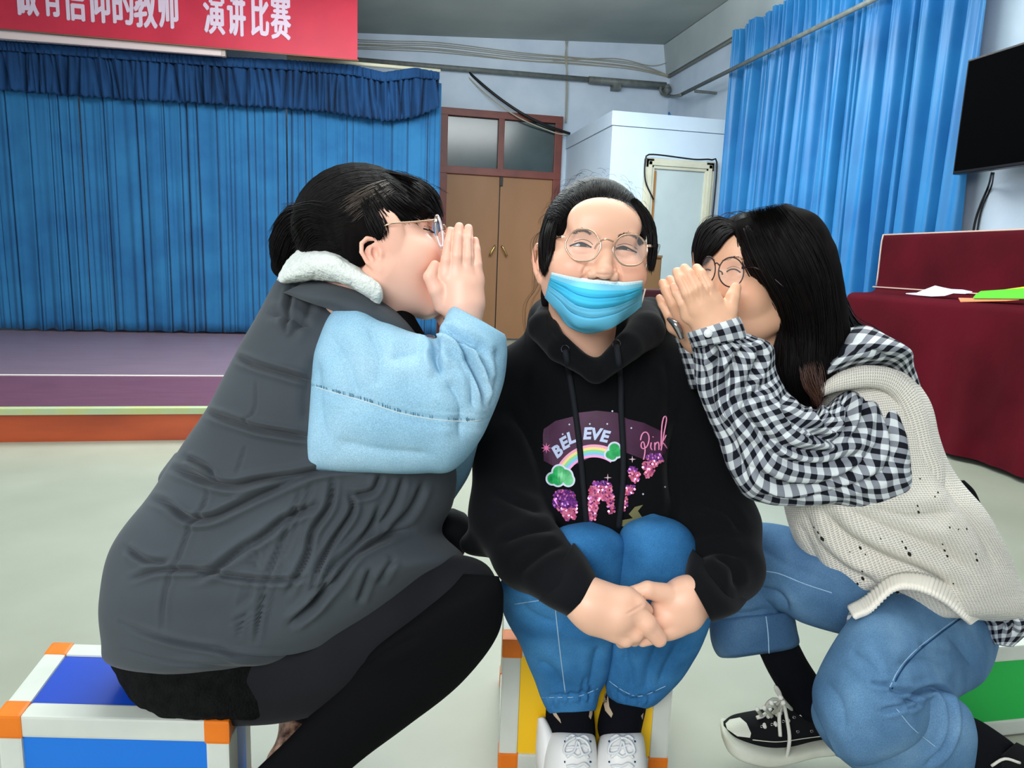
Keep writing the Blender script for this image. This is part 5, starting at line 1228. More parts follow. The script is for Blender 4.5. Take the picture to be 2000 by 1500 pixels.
hair_from('sheen_strands',ell_guides(HL,capL[0],capL[1],[(6.2,3.6,5.6),(5.6,3.2,7.2)],[(7.6,-2.5,2.5),(7.2,-3,4.5)],45,lift=.2,seed=7,jit=.6),M_strand2,hL,.0005)  # hair sheen put into the colour as paler brown strands
bv_L=bvh_of(hL)
def guides(bv,lst,off=.0015,dd=1.1): return [drape(bv,catmull(np.array(g_,float),16),off,dd) for g_ in lst]
strands('fringe_strands',guides(bv_L,[[(748,334),(805,347),(848,374),(866,420)],[(740,336),(790,352),(835,385),(862,430)],[(740,345),(780,370),(820,400),(850,427)],[(735,355),(770,390),(800,412),(825,430)],[(730,370),(752,400),(775,425),(790,436)],[(720,380),(735,410),(750,440),(752,462)],[(700,390),(715,430),(728,455),(742,470)]]),620,M_strand,hL,3,.0008,.0022)
strands('fringe_tips',[ats([(820,392,1.06),(842,408,1.06),(858,424,1.065),(864,440,1.07)]),ats([(800,400,1.05),(822,415,1.05),(838,425,1.055),(846,432,1.06)]),ats([(775,410,1.035),(785,425,1.035),(792,433,1.035),(797,440,1.035)]),ats([(750,420,1.02),(760,440,1.02),(765,452,1.02),(760,462,1.02)]),ats([(735,420,1.015),(745,445,1.015),(750,458,1.015),(746,470,1.015)])],160,M_strand,hL,4,.0006,.002)
strands('ponytail_strands',guides(bv_L,[[(650,400),(610,395),(560,410),(530,450)],[(650,420),(600,410),(550,440),(530,500)],[(650,440),(600,430),(565,470),(545,530)],[(655,460),(610,450),(590,490),(560,530)],[(660,480),(630,475),(600,490),(580,510)]]),420,M_strand,hL,5,.0007,.003)
rs=np.random.RandomState(12); fly=[]
for i in range(40):
    x=rs.uniform(650,850); y=334+((x-745)/110)**2*45; k=rs.uniform(3,10); fly.append(ats([(x,y+6,1.1),(x+10,y-k*.3,1.1),(x+24,y-k*.4+6,1.1),(x+36,y+10,1.1)]))
for i in range(8): fly.append(ats([(600,400,1.13),(570,396+i,1.13),(548,398+2*i,1.13)]))
hair_from('stray_hairs',[catmull(f,12) for f in fly],M_strand,hL,.00028,3)
# leggings, skirt
M_leg=mat('black_leggings','18191d',.8,.15,col2='131418',nscale=5,bump=(700,.2,.0005),sheen=.05)
M_blk2=mat('black_knit_leg','0a0a0c',.9,.1)
lg=cloth_loft('leggings',[(380,1230,330,1380,1.15,.09),(500,1190,450,1398,1.14,.095),(640,1150,590,1392,1.13,.085),(780,1100,720,1340,1.125,.075),(880,1085,840,1285,1.09,.065),(950,1105,910,1262,1.085,.045),(984,1170,960,1225,1.085,.02)],110,80,M_leg,pl,[([(800,1300),(880,1250),(960,1225)],8,.004)],bump=(.0008,40))
cloth_loft('lower_leg',[(905,1120,975,1125,1.05,.015),(830,1190,984,1165,1.05,.045),(740,1262,972,1240,1.06,.05),(670,1330,905,1330,1.09,.056),(600,1405,800,1415,1.09,.050),(545,1462,715,1478,1.09,.044),(480,1525,640,1540,1.09,.040),(430,1585,560,1600,1.10,.035)],110,80,M_blk2,lg,[([(700,1300),(760,1270),(820,1240)],8,.003)],bump=(.0006,40))
V,Q=tube_geo(catmull(ats([(700,1180,1.24),(800,1090,1.24),(875,1033,1.235),(872,1060,1.25),(790,1190,1.30),(680,1310,1.34),(590,1395,1.36)]),60),catmull(np.array([[.05],[.043],[.034],[.036],[.04],[.034],[.028]]),60)[:,0],40)
cloth('far_leg',V,Q,M_leg,lg)
# near foot, below the picture
def foot(name,Af,dx,dy,m,parent,label,L=1.0):
    fg=SDF((Af[0]-.25,Af[1]-.25,-.01),(Af[0]+.25,Af[1]+.25,max(.2,Af[2]+.05)),.004); P=lambda k,z:(Af[0]+dx*k*L,Af[1]+dy*k*L,z)
    fg.chain([Af,P(-.02,.075),P(.06,.05),P(.15,.036)],[.036,.038,.038,.03],.01); fg.cap(P(-.03,.04),P(.12,.034),.034,.034,.02)
    V,Q=fg.mesh(2); V[:,2]=np.maximum(V[:,2],.004); so=mesh_obj(name,V,Q,m,parent); so['label']=label; return so
foot('ankle_shoe',at(455,1572,1.10),.9,-.42,mat('near_shoe_tan','8a6650',.6,.3,col2='3a231b',nscale=60),pl,'tan and brown patterned shoe on her near foot')
# small patterned shoe of the far foot
M_shoeL=mat('tan_patterned_shoe','b98d72',.6,.3,col2='3a231b',nscale=60); 
sb=bpy.data.objects.new('ankle_shoe',None); COL.objects.link(sb); sb.parent=pl; sb['label']='tan and brown patterned shoe on her far foot'
cloth_loft('shoe_upper',[(548,1402,604,1385,1.37,.03),(548,1425,612,1410,1.36,.038),(540,1450,625,1450,1.35,.042),(525,1475,650,1480,1.33,.045),(520,1492,665,1495,1.32,.045)],40,40,M_shoeL,sb)
c4=[onz(522,1512,0),onz(668,1512,0),onz(655,1470,0),onz(540,1470,0)]; hexa('shoe_sole',c4+[q+[0,0,.018] for q in c4],mat('shoe_sole_grey','b9b6ac',.6),sb,.005)
M_fur=mat('black_fleece_skirt','121313',.95,.1,col2='0c0c0c',nscale=60,bump=(260,.9,.004))
cloth_loft('skirt',[(300,1200,620,1200,1.15,.11),(243,1278,610,1270,1.15,.125),(252,1325,600,1330,1.15,.13),(283,1372,588,1375,1.14,.13),(325,1400,575,1400,1.14,.12),(372,1410,540,1409,1.14,.08)],90,120,M_fur,pl,bump=(.0022,180))
# quilted vest
M_vest=mat('quilted_charcoal','42494e',.78,.2,col2='3a4045',nscale=4,bump=(500,.12,.0006),sheen=.1)
vst=[(560,528,690,560,1.15,.03),(540,552,745,600,1.15,.07),(508,618,810,655,1.15,.115),(466,705,850,760,1.16,.135),(424,800,880,850,1.16,.145),(368,882,893,920,1.16,.15),(306,975,884,985,1.16,.155),(244,1075,862,1040,1.16,.16),(222,1170,905,1088,1.15,.165),(226,1245,868,1120,1.15,.16),(242,1292,775,1200,1.15,.155),(330,1312,650,1272,1.15,.15),(400,1318,560,1305,1.15,.10)]
vS=[([(462,698),(503,714),(548,727),(606,744)],5,.010,.5),([(405,806),(451,821),(503,837),(548,845),(606,855)],5,.013,.5),
 ([(334,914),(374,927),(412,941),(458,948),(503,939),(561,930),(640,916),(700,912)],5.5,.014,.5),([(362,893),(400,911),(424,937)],4.5,.010,.4),
 ([(297,975),(329,985),(367,1012),(412,1011),(458,991),(509,966),(561,943),(620,925)],5.5,.013,.5),([(380,1130),(419,1114),(470,1075),(516,1046),(561,1011),(620,985)],6,.014,.5),
 ([(246,1070),(284,1094),(330,1100)],5,.009,.4),([(255,1132),(300,1116),(335,1113),(393,1114),(458,1127),(535,1133),(600,1128)],4.5,.009,.5),
 ([(412,946),(393,998),(374,1024),(355,1075),(338,1114),(322,1160),(316,1236)],3.5,.005,.3),
 ([(683,962),(688,998),(651,1056),(625,1107),(606,1165)],4.5,.012,.5),([(745,925),(728,959),(689,968)],5,.010,.4),([(651,930),(644,985),(612,1036),(599,1088),(561,1160)],5,.013,.5),
 ([(590,955),(561,1036),(528,1114),(510,1185),(500,1252)],4,.009,.5),([(612,940),(585,1010),(545,1100)],4,.006,.3),([(509,1049),(493,1110),(478,1175),(466,1246)],3.5,.007,.4),
 ([(745,985),(715,1043),(651,1107),(612,1162)],5,.011,.5),([(800,1030),(728,1062),(689,1088),(644,1148),(590,1205)],6,.013,.5),([(830,940),(800,1000),(745,1050)],6,.009,.4),([(790,930),(770,985),(735,1030)],5,.007,.4),
 ([(725,1110),(700,1178)],5,.007,.4),([(770,1090),(740,1140)],5,.006,.4),([(645,1128),(610,1180),(565,1222)],6,.012,.5),
 ([(236,1216),(280,1235),(350,1255),(425,1268),(465,1281),(530,1285),(600,1276),(700,1240),(800,1192),(870,1140)],4,.008,.5),([(240,1268),(330,1292),(450,1304),(560,1300),(660,1268),(760,1222)],3,.003,.3),
 ([(569,560),(561,611),(556,650)],5,.008,.4),([(610,580),(596,620),(560,660)],8,.006,.4),([(620,690),(600,760),(596,830)],9,.006,.2),([(520,612),(560,618),(610,640)],7,.006,.4),
 ([(500,742),(497,800),(470,830)],3,.003,.2),([(480,870),(460,930)],3,.003,.2)]
ve=cloth_loft('quilted_vest',vst,480,460,M_vest,pl,vS,power=2.5,bump=(.0040,22),seed=9)
# hood bump at the back of the waist, seen on the left edge
cloth_loft('hood_fold',[(345,885,372,870,1.16,.02),(322,920,400,885,1.15,.05),(318,945,420,930,1.14,.05),(310,960,380,960,1.14,.03)],40,40,M_vest,ve,bump=(.002,40))
M_fleece=mat('white_fleece','d8ded8',.95,.1,bump=(220,.9,.004),sheen=.3)
def fuzzy(V,Q,uv): return bumps(bumps(V,Q,.0018,120,3),Q,.001,300,5)
cloth_loft('fleece_collar',[(541,547,560,508,1.08,.02),(556,552,592,484,1.07,.055),(610,546,640,486,1.05,.062),(658,552,688,512,1.035,.056),(702,570,720,538,1.025,.045),(735,590,743,560,1.02,.035),(741,594,748,578,1.02,.012)],200,110,M_fleece,pl,power=2.1,post=fuzzy)
cloth_loft('collar_stand',[(556,570,620,540,1.10,.05),(606,588,668,548,1.085,.08),(655,606,714,564,1.075,.08),(706,634,752,588,1.065,.07),(770,670,796,628,1.07,.05),(810,690,826,665,1.08,.02)],60,50,M_vest,ve)
M_blk=mat('black_inner_collar','070708',.9,.1)
cloth_loft('inner_collar',[(742,592,772,576,1.085,.02),(762,622,796,596,1.085,.035),(790,650,816,630,1.085,.035),(812,672,835,662,1.09,.02)],40,40,M_blk,pl)
# denim sleeve
M_dL=denim('pale_denim','80abc4','90bad1','a4c8dc',7)
sS=[([(830,640),(850,665),(850,700),(862,730)],8,.011,.7),([(868,640),(900,655),(935,680),(950,700)],7,.009,.7),([(888,662),(915,700),(935,745),(945,790)],4.5,.014,.5),([(925,690),(945,715),(955,745)],5,.007,.5),([(900,690),(920,740),(925,800)],8,.006),
 ([(858,648),(880,655),(905,668),(925,688)],6,.013),([(720,640),(740,690),(735,760)],14,.005),([(640,650),(680,720),(700,790)],16,.005),([(760,700),(800,690),(840,672)],12,.006),([(870,740),(900,790),(900,860)],13,.006),
 ([(607,750),(660,768),(720,785),(780,805),(850,818),(930,822),(960,815)],5,.0035,-.5),([(610,740),(665,757),(725,775),(785,795),(855,808),(935,812)],2.5,-.002,0),([(650,860),(740,880),(850,890)],18,.004),([(970,680),(972,740),(960,790)],6,.004),([(620,700),(625,800),(640,880)],14,.004)]
slL=cloth_loft('denim_sleeve',[(602,822,605,742,1.06,.018),(599,862,609,700,1.057,.042),(598,890,624,655,1.053,.06),(602,908,652,608,1.049,.074),(618,916,688,589,1.045,.082),(660,920,712,598,1.04,.087),(712,922,744,624,1.035,.09),(770,923,790,645,1.03,.09),(832,922,838,661,1.025,.088),(882,918,852,662,1.02,.082),(930,872,860,652,1.02,.076),(962,815,864,640,1.022,.070),(982,755,868,630,1.026,.064),(988,700,873,617,1.032,.058),(987,668,880,604,1.038,.052),(984,655,887,598,1.042,.046)],330,300,M_dL,pl,sS,power=2.3,bump=(.0018,30),
 tint=[((760,795),(170,9),(1.0,1.0,.98)),((700,900),(120,30),(1.05,1.04,1.03)),((860,640),(40,12),(1.05,1.03,1.02))])
bv_s=bvh_of(slL); M_pst=mat('seam_faded','b9cdd2',.85,.1); M_dkst=mat('seam_dark_wear','557f93',.9,.1)
seam('sleeve_seam',bv_s,[(604,752),(660,769),(720,786),(780,806),(850,819),(910,823),(940,820)],3.2,M_pst,slL,.0002,6)
rs=np.random.RandomState(2); ms=catmull(np.array([(606,746),(660,761),(720,778),(780,798),(850,812),(930,816)],float),120); sl_=[]
for i in range(120):
    if rs.rand()<.62:
        p=ms[i]+[rs.uniform(-1,1),4]; h_=rs.uniform(1.5,4.5); sl_.append((drape(bv_s,[p-[0,h_],p+[.6,h_]],.0003),rs.uniform(.0003,.0007)))
tubes('worn_stitches',sl_,M_dkst,slL,5)['kind']='stuff'
cuL=cloth_loft('black_undersleeve',[(866,622,912,606,1.05,.032),(872,640,960,640,1.05,.036),(880,660,980,660,1.05,.03)],20,30,M_blk,pl)
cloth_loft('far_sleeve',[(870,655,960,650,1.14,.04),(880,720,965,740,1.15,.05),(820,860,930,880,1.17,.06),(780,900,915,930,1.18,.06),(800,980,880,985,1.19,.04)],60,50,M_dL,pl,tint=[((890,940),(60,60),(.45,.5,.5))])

# ================================================================ RIGHT WOMAN (cream knit vest)
pr=empty('person','right woman with long black hair, cream knit vest over gingham shirt, whispering behind her hands','person')
fwR=-.76*Rv+.15*Uv-.63*f0; upR=Uv+.16*Rv+.05*f0; sR=1.03
HR=Head(anchor(fwR,upR,sR,(-3.2,8.0,0),(1431,531,1.085)),fwR,upR,sR,wide=.99,jaw=.1,neck=((0,-3.0,-6),(0,-7,-17)),neckr=(4.6,5.2))
gh=world_sdf([(1300,510,.98),(1480,680,.98),(1300,510,1.15),(1480,680,1.15)],.03,.0017)
palm=[((1404,622,1.03),(1394,588,1.02),.0205,.0115),((1396,625,1.03),(1376,590,1.015),.022,.012),((1388,628,1.03),(1359,600,1.018),.022,.012),((1382,634,1.035),(1345,614,1.03),.0205,.0110),((1395,635,1.035),(1375,605,1.028),.026,.022)]
fing=[([(1394,586,1.02),(1382,560,1.010),(1369,536,1.012),(1361,524,1.02)],[.0115,.0090,.0080,.0068]),
      ([(1375,590,1.015),(1360,562,1.004),(1346,536,1.008),(1337,524,1.015)],[.0118,.0093,.0082,.0068]),
      ([(1358,602,1.018),(1343,572,1.007),(1329,545,1.010),(1322,531,1.018)],[.0115,.0090,.0078,.0066]),
      ([(1345,616,1.03),(1334,592,1.02),(1322,572,1.022),(1316,560,1.03)],[.0108,.0080,.0070,.0060])]
th=[([(1412,632,1.035),(1424,604,1.025),(1431,580,1.022),(1437,562,1.026)],[.0175,.0125,.0100,.0080])]
fingers(gh,palm,fing,th,[((1395,632,1.035),(1402,680,1.085),.0245,.018)])
D1=gh.D.copy(); gh.D[:]=.2
sh2=lambda p:(p[0]-28,p[1]+22,p[2]+.09)
fingers(gh,[(sh2(a),sh2(b),ra,rb) for a,b,ra,rb in palm],[([sh2(j) for j in J],R) for J,R in fing],[([sh2(j) for j in J],R) for J,R in th],[((1370,660,1.13),(1385,720,1.15),.025,.024)])
gh.D=np.minimum(gh.D,D1); rhV,rhQ=gh.mesh(1)
rhV=strokes(rhV,rhQ,[([(1370,532),(1385,560),(1386,578)],1.6,.0010,.2),([(1350,530),(1365,560),(1368,588)],1.6,.0010,.2),([(1330,540),(1345,570),(1350,600)],1.6,.0010,.2)])
rtint=handtint(rhV,[(1361,524),(1337,524),(1322,531),(1316,560),(1437,562),(1346,545),(1329,555)],9,(1,.78,.76),.45)
coarseR=[([(1580,690,1.17),(1640,820,1.20),(1720,1000,1.22),(1800,1150,1.28)],[.04,.06,.07,.08]),([(1690,860,1.16),(1500,890,1.11),(1410,720,1.10)],[.03,.026,.018]),
 ([(1840,1220,1.27),(1670,1340,1.12),(1850,1480,1.13)],[.03,.03,.025]),([(1760,1180,1.26),(1460,1120,1.34),(1530,1290,1.36),(1592,1390,1.39)],[.05,.03,.02,.018]),([(1540,640,1.16),(1600,720,1.2)],[.035,.04])]
M_skinR=skinmat('skin_right_woman','e6b493')
body_join('body',coarseR,[(HR.V,HR.Q,HR.tint),(rhV,rhQ,rtint)],M_skinR,pr)
bv_hR=BVHTree.FromPolygons([Vector(v) for v in HR.V.tolist()],[tuple(f) for f in HR.Q.tolist()])
seam('eyelashes',bv_hR,[(1419,531),(1425,527),(1433,525.5),(1440,527.5),(1446,532)],2.8,M_lash,pr,.0008,5,2.); seam('eyelid_crease',bv_hR,[(1420,525),(1432,520),(1445,524)],1.0,M_brow,pr,.0001,4,2.)
seam('eyelashes',bv_hR,[(1374,530),(1380,526),(1388,528)],2.8,M_lash,pr,.0008,5,2.)
lst=[]; rs=np.random.RandomState(5)
for ps in (catmull(np.array([(1410,511),(1425,504),(1440,503),(1453,510)],float),26),catmull(np.array([(1393,508),(1384,502),(1376,504)],float),20)):
    for i in range(80):
        p=ps[rs.randint(0,len(ps))]+rs.normal(size=2)*(1,1.2); q=p+np.array([3,-1.0]); lst.append((drape(bv_hR,[p,(p+q)/2,q],.0007),[.0002,.00028,.0001]))
tubes('eyebrows',lst,M_brow,pr,3)
M_dkwire=mat('dark_plum_wire','2b1a20',.3,.6,metal=.5)
glasses(pr,(1428,531.5,24.5,29,.05,1.045,1.04),(1384,526,13,25,.05,1.085,1.06),[(1396,516,1.058),(1400,513.5,1.052),(1405,518,1.047)],[(1452,523,1.04),(1470,521,1.05),(1500,535,1.04),(1530,560,1.03)],None,M_dkwire,.0010,pads=[[(1406,529,1.046),(1410,532,1.052),(1411,536,1.055)]])
# hair
capR=((0,-1.6,3.2),(7.9,9.3,8.8))
V,Q=haircap(HR,capR[0],capR[1],[((-1.0,9.0,-.6),(5.4,8.2,8.2)),((0,9.4,-7),(8.0,9,8.5))],extra=[((0,-7,-6),(6.5,4.5,9),2.5)])
V2,Q2,uv=loft_geo([(1436,432,1530,400,1.09,.035),(1433,455,1588,424,1.09,.065),(1446,500,1622,488,1.09,.075),(1466,542,1640,560,1.09,.07),(1506,588,1650,622,1.10,.065),(1528,640,1652,665,1.11,.058),(1510,695,1642,705,1.11,.05),(1516,742,1622,748,1.11,.04),(1548,780,1604,782,1.11,.025),(1578,800,1592,800,1.11,.006)],160,120,2.2)
V2=strokes(V2,Q2,[([(1470,420),(1500,500),(1560,600),(1580,700)],9,.004),([(1520,420),(1560,520),(1600,620),(1600,720)],9,.004),([(1440,470),(1490,560),(1540,640),(1550,740)],7,.004)])
ok=(Q2[:,2]!=Q2[:,3]); V,Q=join_geo([(V,Q),(V2,Q2[ok])]); hR=mesh_obj('hair',bumps(V,Q,.0008,140,seed=2),Q,M_hair,pr); bv_R=bvh_of(hR)
strands('hair_strands',guides(bv_R,[[(1440,432),(1446,480),(1465,530),(1505,585),(1525,640),(1512,700),(1530,760)],[(1450,420),(1470,480),(1500,540),(1535,600),(1545,680),(1545,740),(1560,785)],[(1475,410),(1510,480),(1545,550),(1570,620),(1575,690),(1570,750),(1580,795)],[(1510,402),(1555,470),(1590,540),(1605,620),(1605,690),(1600,740),(1596,785)],[(1540,404),(1590,450),(1622,520),(1635,600),(1640,670),(1630,720),(1612,765)]]),1300,M_strand,hR,3,.0007,.003)
M_tip=mat('brown_hair_ends','4a2c20',.4,.5)
strands('brown_ends',[ats([(1560,720,1.05),(1570,755,1.05),(1590,775,1.055),(1600,790,1.06)]),ats([(1600,700,1.06),(1606,735,1.06),(1604,765,1.06),(1592,792,1.07)])],90,M_tip,hR,4,.0005,.004)
lk=[ [(1436,434),(1398,425),(1367,446),(1357,482),(1359,512)],[(1436,446),(1412,446),(1390,468),(1377,494),(1370,516)],[(1434,454),(1420,464),(1404,482),(1388,498),(1374,514)]]
def lockpts(l):
    P=drape(bv_hR,catmull(np.array(l,float),16),.008,1.12); d=(P-CAM)@f0; d=np.minimum(d,1.135); d=np.convolve(np.r_[d[0],d,d[-1]],[.25,.5,.25],'valid')
    q=catmull(np.array(l,float),16); return np.array([at(x,y,z) for (x,y),z in zip(q,d)])
strands('left_lock',[lockpts(l) for l in lk],700,M_strand,hR,5,.0011,.002)
strands('back_hair',[ats([(1620,500,1.14),(1645,580,1.16),(1670,630,1.17),(1715,660,1.17),(1750,720,1.17)]),ats([(1615,540,1.12),(1640,600,1.14),(1660,640,1.15),(1700,665,1.15),(1735,700,1.15)]),ats([(1600,560,1.10),(1635,620,1.11),(1650,660,1.12),(1655,700,1.12),(1640,740,1.12)])],420,M_strand,hR,6,.0008,.005)
rs=np.random.RandomState(13); fly=[]
for i in range(26):
    x=rs.uniform(1385,1540); y=400+abs(x-1530)*.17; fly.append(ats([(x+18,y+2,1.1),(x,y-3,1.1),(x-16,y+6,1.11),(x-26,y+26,1.12)]))
hair_from('stray_hairs',[catmull(f,12) for f in fly],M_strand,hR,.00028,3)

# gingham shirt
def gingham(name,sq=.0095):
    N=NT(name); b=N.b; b.inputs['Roughness'].default_value=.8; b.inputs['Specular IOR Level'].default_value=.2
    uvn=N.n('ShaderNodeUVMap'); uvn.uv_map='UVMap'; sp=N.n('ShaderNodeSeparateXYZ'); N.l(uvn.outputs[0],sp.inputs[0]); fs=[]
    for k in (0,1):
        m1=N.n('ShaderNodeMath',_operation='MULTIPLY'); N.l(sp.outputs[k],m1.inputs[0]); m1.inputs[1].default_value=1/(2*sq)
        m2=N.n('ShaderNodeMath',_operation='FRACT'); N.l(m1.outputs[0],m2.inputs[0])
        m3=N.n('ShaderNodeMath',_operation='GREATER_THAN'); N.l(m2.outputs[0],m3.inputs[0]); m3.inputs[1].default_value=.5; fs.append(m3)
    ad=N.n('ShaderNodeMath',_operation='ADD'); N.l(fs[0].outputs[0],ad.inputs[0]); N.l(fs[1].outputs[0],ad.inputs[1])
    hf=N.n('ShaderNodeMath',_operation='MULTIPLY'); N.l(ad.outputs[0],hf.inputs[0]); hf.inputs[1].default_value=.5
    cr=N.n('ShaderNodeValToRGB'); cr.color_ramp.interpolation='CONSTANT'; e=cr.color_ramp.elements; e[0].position=0; e[0].color=srgb('d5dcdd'); e[1].position=.25; e[1].color=srgb('868b93'); x=e.new(.75); x.color=srgb('0e121b'); N.l(hf.outputs[0],cr.inputs[0]); N.l(cr.outputs[0],b.inputs['Base Color'])
    return N.m
M_ging=gingham('gingham_cotton')
gS=[([(1460,665),(1440,700),(1420,760),(1440,830)],6,.010,.7),([(1490,680),(1470,730),(1430,800)],6,.009,.7),([(1400,680),(1395,740),(1420,820),(1450,900)],7,.009,.6),([(1370,700),(1395,800),(1430,880),(1470,950)],7,.008,.6),
 ([(1505,745),(1470,770),(1450,800),(1490,850),(1560,880),(1650,885)],7,.011,.7),([(1530,770),(1540,810),(1600,850),(1650,870)],7,.012,.7),([(1590,790),(1600,820),(1640,850)],6,.012,.7),([(1640,775),(1660,800),(1650,840),(1630,870)],7,.010,.6),
 ([(1690,780),(1680,830),(1650,870)],7,.010,.6),([(1470,860),(1540,900),(1620,905),(1700,880)],7,.009,.6),([(1450,900),(1520,945),(1600,950),(1680,910),(1720,860)],7,.009,.6),([(1480,970),(1560,975),(1640,955),(1720,930)],6,.008,.5),
 ([(1720,780),(1745,850),(1755,920)],7,.007),([(1385,668),(1400,690),(1392,720)],6,.008),([(1430,665),(1432,700),(1415,730)],5,.008),([(1470,670),(1490,700)],5,.007),([(1540,830),(1590,860)],5,.009),([(1700,950),(1740,900),(1745,830)],7,.006)]
def gpost(V,Q,uv): 
    S=projn(V); k=np.clip((S[:,1]-640)/60,0,1); return V
grow=[(1349,668,1454,650,1.062,.050),(1352,682,1470,658,1.066,.054),(1358,715,1502,678,1.075,.056),(1370,765,1508,722,1.085,.056),(1388,820,1524,758,1.085,.062),(1410,870,1548,786,1.085,.066),(1428,925,1575,800,1.09,.070),(1452,968,1600,800,1.09,.072),(1500,986,1618,790,1.095,.074),(1560,988,1635,775,1.10,.074),(1630,984,1660,764,1.11,.075),(1700,992,1700,764,1.12,.075),(1752,980,1738,768,1.12,.07),(1780,962,1756,790,1.12,.06),(1790,930,1768,835,1.12,.025)]
def warp_uv(uv,V):
    uv=uv.copy(); uv[:,0]+=.004*np.sin(uv[:,1]*40)+.003*np.sin(V[:,2]*70+V[:,0]*40); uv[:,1]+=.004*np.sin(uv[:,0]*50); return uv
V,Q,uv=loft_geo(grow,330,300,2.2); uv=warp_uv(uv,V); V=strokes(bumps(V,Q,.0025,40,6),Q,gS)
gsl=_fastcloth('shirt_sleeve',V,Q,(Q[:,2]==Q[:,3])|(Q[:,0]==Q[:,3])|(Q[:,0]==Q[:,1])|(Q[:,1]==Q[:,2]),M_ging,pr,uv,None)
cf=cloth_loft('shirt_cuff',[(1343,650,1440,620,1.040,.040),(1346,658,1445,630,1.040,.042),(1351,668,1450,644,1.042,.043),(1356,680,1456,662,1.048,.042)],50,110,M_ging,gsl,power=2.3,uvs=True)
bv_cf=bvh_of(cf); bp=drape(bv_cf,[(1383,651)],.001)[0]; M_btn=mat('white_button','dfe3e3',.3,.5)
tube('cuff_button',[bp,bp-ray(1383,651)*.003],[.0062,.0058],M_btn,cf,n=20)
# far cuff with the silver trim and the collar
cloth_loft('far_cuff',[(1312,640,1390,630,1.14,.03),(1330,690,1400,690,1.15,.035),(1350,760,1440,760,1.16,.04)],30,40,M_ging,gsl,uvs=True)
M_sil=mat('silver_ribbon','a7a6a8',.15,.7,metal=.9)
tube('silver_bracelet',ats([(1305,622,1.10),(1318,632,1.09),(1326,645,1.09),(1332,662,1.09)]),[.003,.006,.006,.004],M_sil,pr,n=8,res=20)
cloth_loft('shirt_collar',[(1622,700,1648,642,1.10,.02),(1600,742,1690,640,1.09,.05),(1650,724,1722,662,1.085,.06),(1720,714,1756,692,1.09,.06),(1765,738,1778,722,1.11,.04),(1793,768,1799,760,1.12,.01)],130,120,M_ging,pr,[([(1620,700),(1680,680),(1740,700)],5,.004),([(1640,670),(1700,665)],5,.003)],uvs=True,bump=(.001,50))
# knit vest
N=NT('cream_knit'); b=N.b; b.inputs['Base Color'].default_value=srgb('ece7da'); b.inputs['Roughness'].default_value=.95; b.inputs['Specular IOR Level'].default_value=.1; b.inputs['Sheen Weight'].default_value=.3
uvn=N.n('ShaderNodeUVMap'); uvn.uv_map='UVMap'; wv=N.n('ShaderNodeTexWave',Scale=60.,Distortion=1.2,Detail=1.); wv.inputs['Detail Scale'].default_value=40; N.l(uvn.outputs[0],wv.inputs['Vector'])
w2=N.n('ShaderNodeTexWave',Scale=85.,Distortion=1.0); w2.bands_direction='Y'; N.l(uvn.outputs[0],w2.inputs['Vector']); mu=N.n('ShaderNodeMath',_operation='MULTIPLY'); N.l(wv.outputs['Fac'],mu.inputs[0]); N.l(w2.outputs['Fac'],mu.inputs[1])
bpn=N.n('ShaderNodeBump',Strength=.8,Distance=.003); N.l(mu.outputs[0],bpn.inputs['Height']); N.l(bpn.outputs[0],b.inputs['Normal']); M_knit=N.m
kS=[([(1600,990),(1640,1040),(1720,1090),(1800,1120),(1880,1160)],14,.012,.6),([(1570,1000),(1600,1060),(1650,1110),(1720,1140)],10,.009,.6),([(1640,985),(1700,1020),(1800,1060),(1900,1120)],14,.009,.5),([(1560,1020),(1590,1080),(1620,1140)],8,.006),([(1700,990),(1780,1010),(1860,1000)],14,.007),([(1620,1120),(1680,1160),(1740,1150)],9,.006),
 ([(1740,720),(1765,760),(1780,800)],7,.006),([(1830,900),(1860,960),(1920,1050),(1950,1120)],12,.006),([(1600,762),(1660,742),(1740,738)],5,.003)]
kn=cloth_loft('knit_vest',[(1640,742,1690,722,1.14,.02),(1596,752,1745,716,1.15,.06),(1582,800,1788,775,1.16,.085),(1566,860,1812,850,1.17,.095),(1550,930,1846,930,1.18,.10),(1546,985,1893,992,1.18,.105),(1562,1045,1926,1045,1.20,.115),(1590,1105,1952,1100,1.225,.12),(1618,1165,1972,1160,1.25,.125),(1636,1198,1988,1200,1.27,.12),(1660,1204,1960,1214,1.28,.07)],300,300,M_knit,pr,kS,power=2.4,bump=(.0022,32),uvs=True,seed=4)
bv_k=bvh_of(kn); M_hole=mat('pointelle_hole','22241f',.9,.1)
hl=[]
for x,y,r_ in [(1606,1052,7),(1598,1040,4),(1590,1030,3),(1685,1130,6),(1684,1116,3),(1675,1140,4),(1680,1070,5),(1690,1083,2.5),(1776,1082,6.5),(1769,1070,4.5),(1762,1058,3),(1850,1086,4),(1845,1075,3.5),(1841,1063,2.5),(1908,1094,4),(1906,1082,3),(1794,1000,4),(1792,988,3),(1832,962,3),(1826,970,2.5),(1855,1030,3),(1888,1033,3),(1810,870,2),(1645,1165,3.5),(1745,1134,3),(1862,1140,2.5),(1797,935,2.5),(1797,860,2.2),(1660,1078,2.2),(1720,1052,2.2),(1668,1143,2.5),(1872,1034,2.2)]:
    C=drape(bv_k,[(x-r_*.35,y-r_*.6),(x,y),(x+r_*.35,y+r_*.6)],.0001); hl.append((C,[r_*.25*1.1/F,r_*.55*1.1/F,r_*.25*1.1/F]))
tubes('lace_holes',hl,M_hole,kn,8)['kind']='stuff'
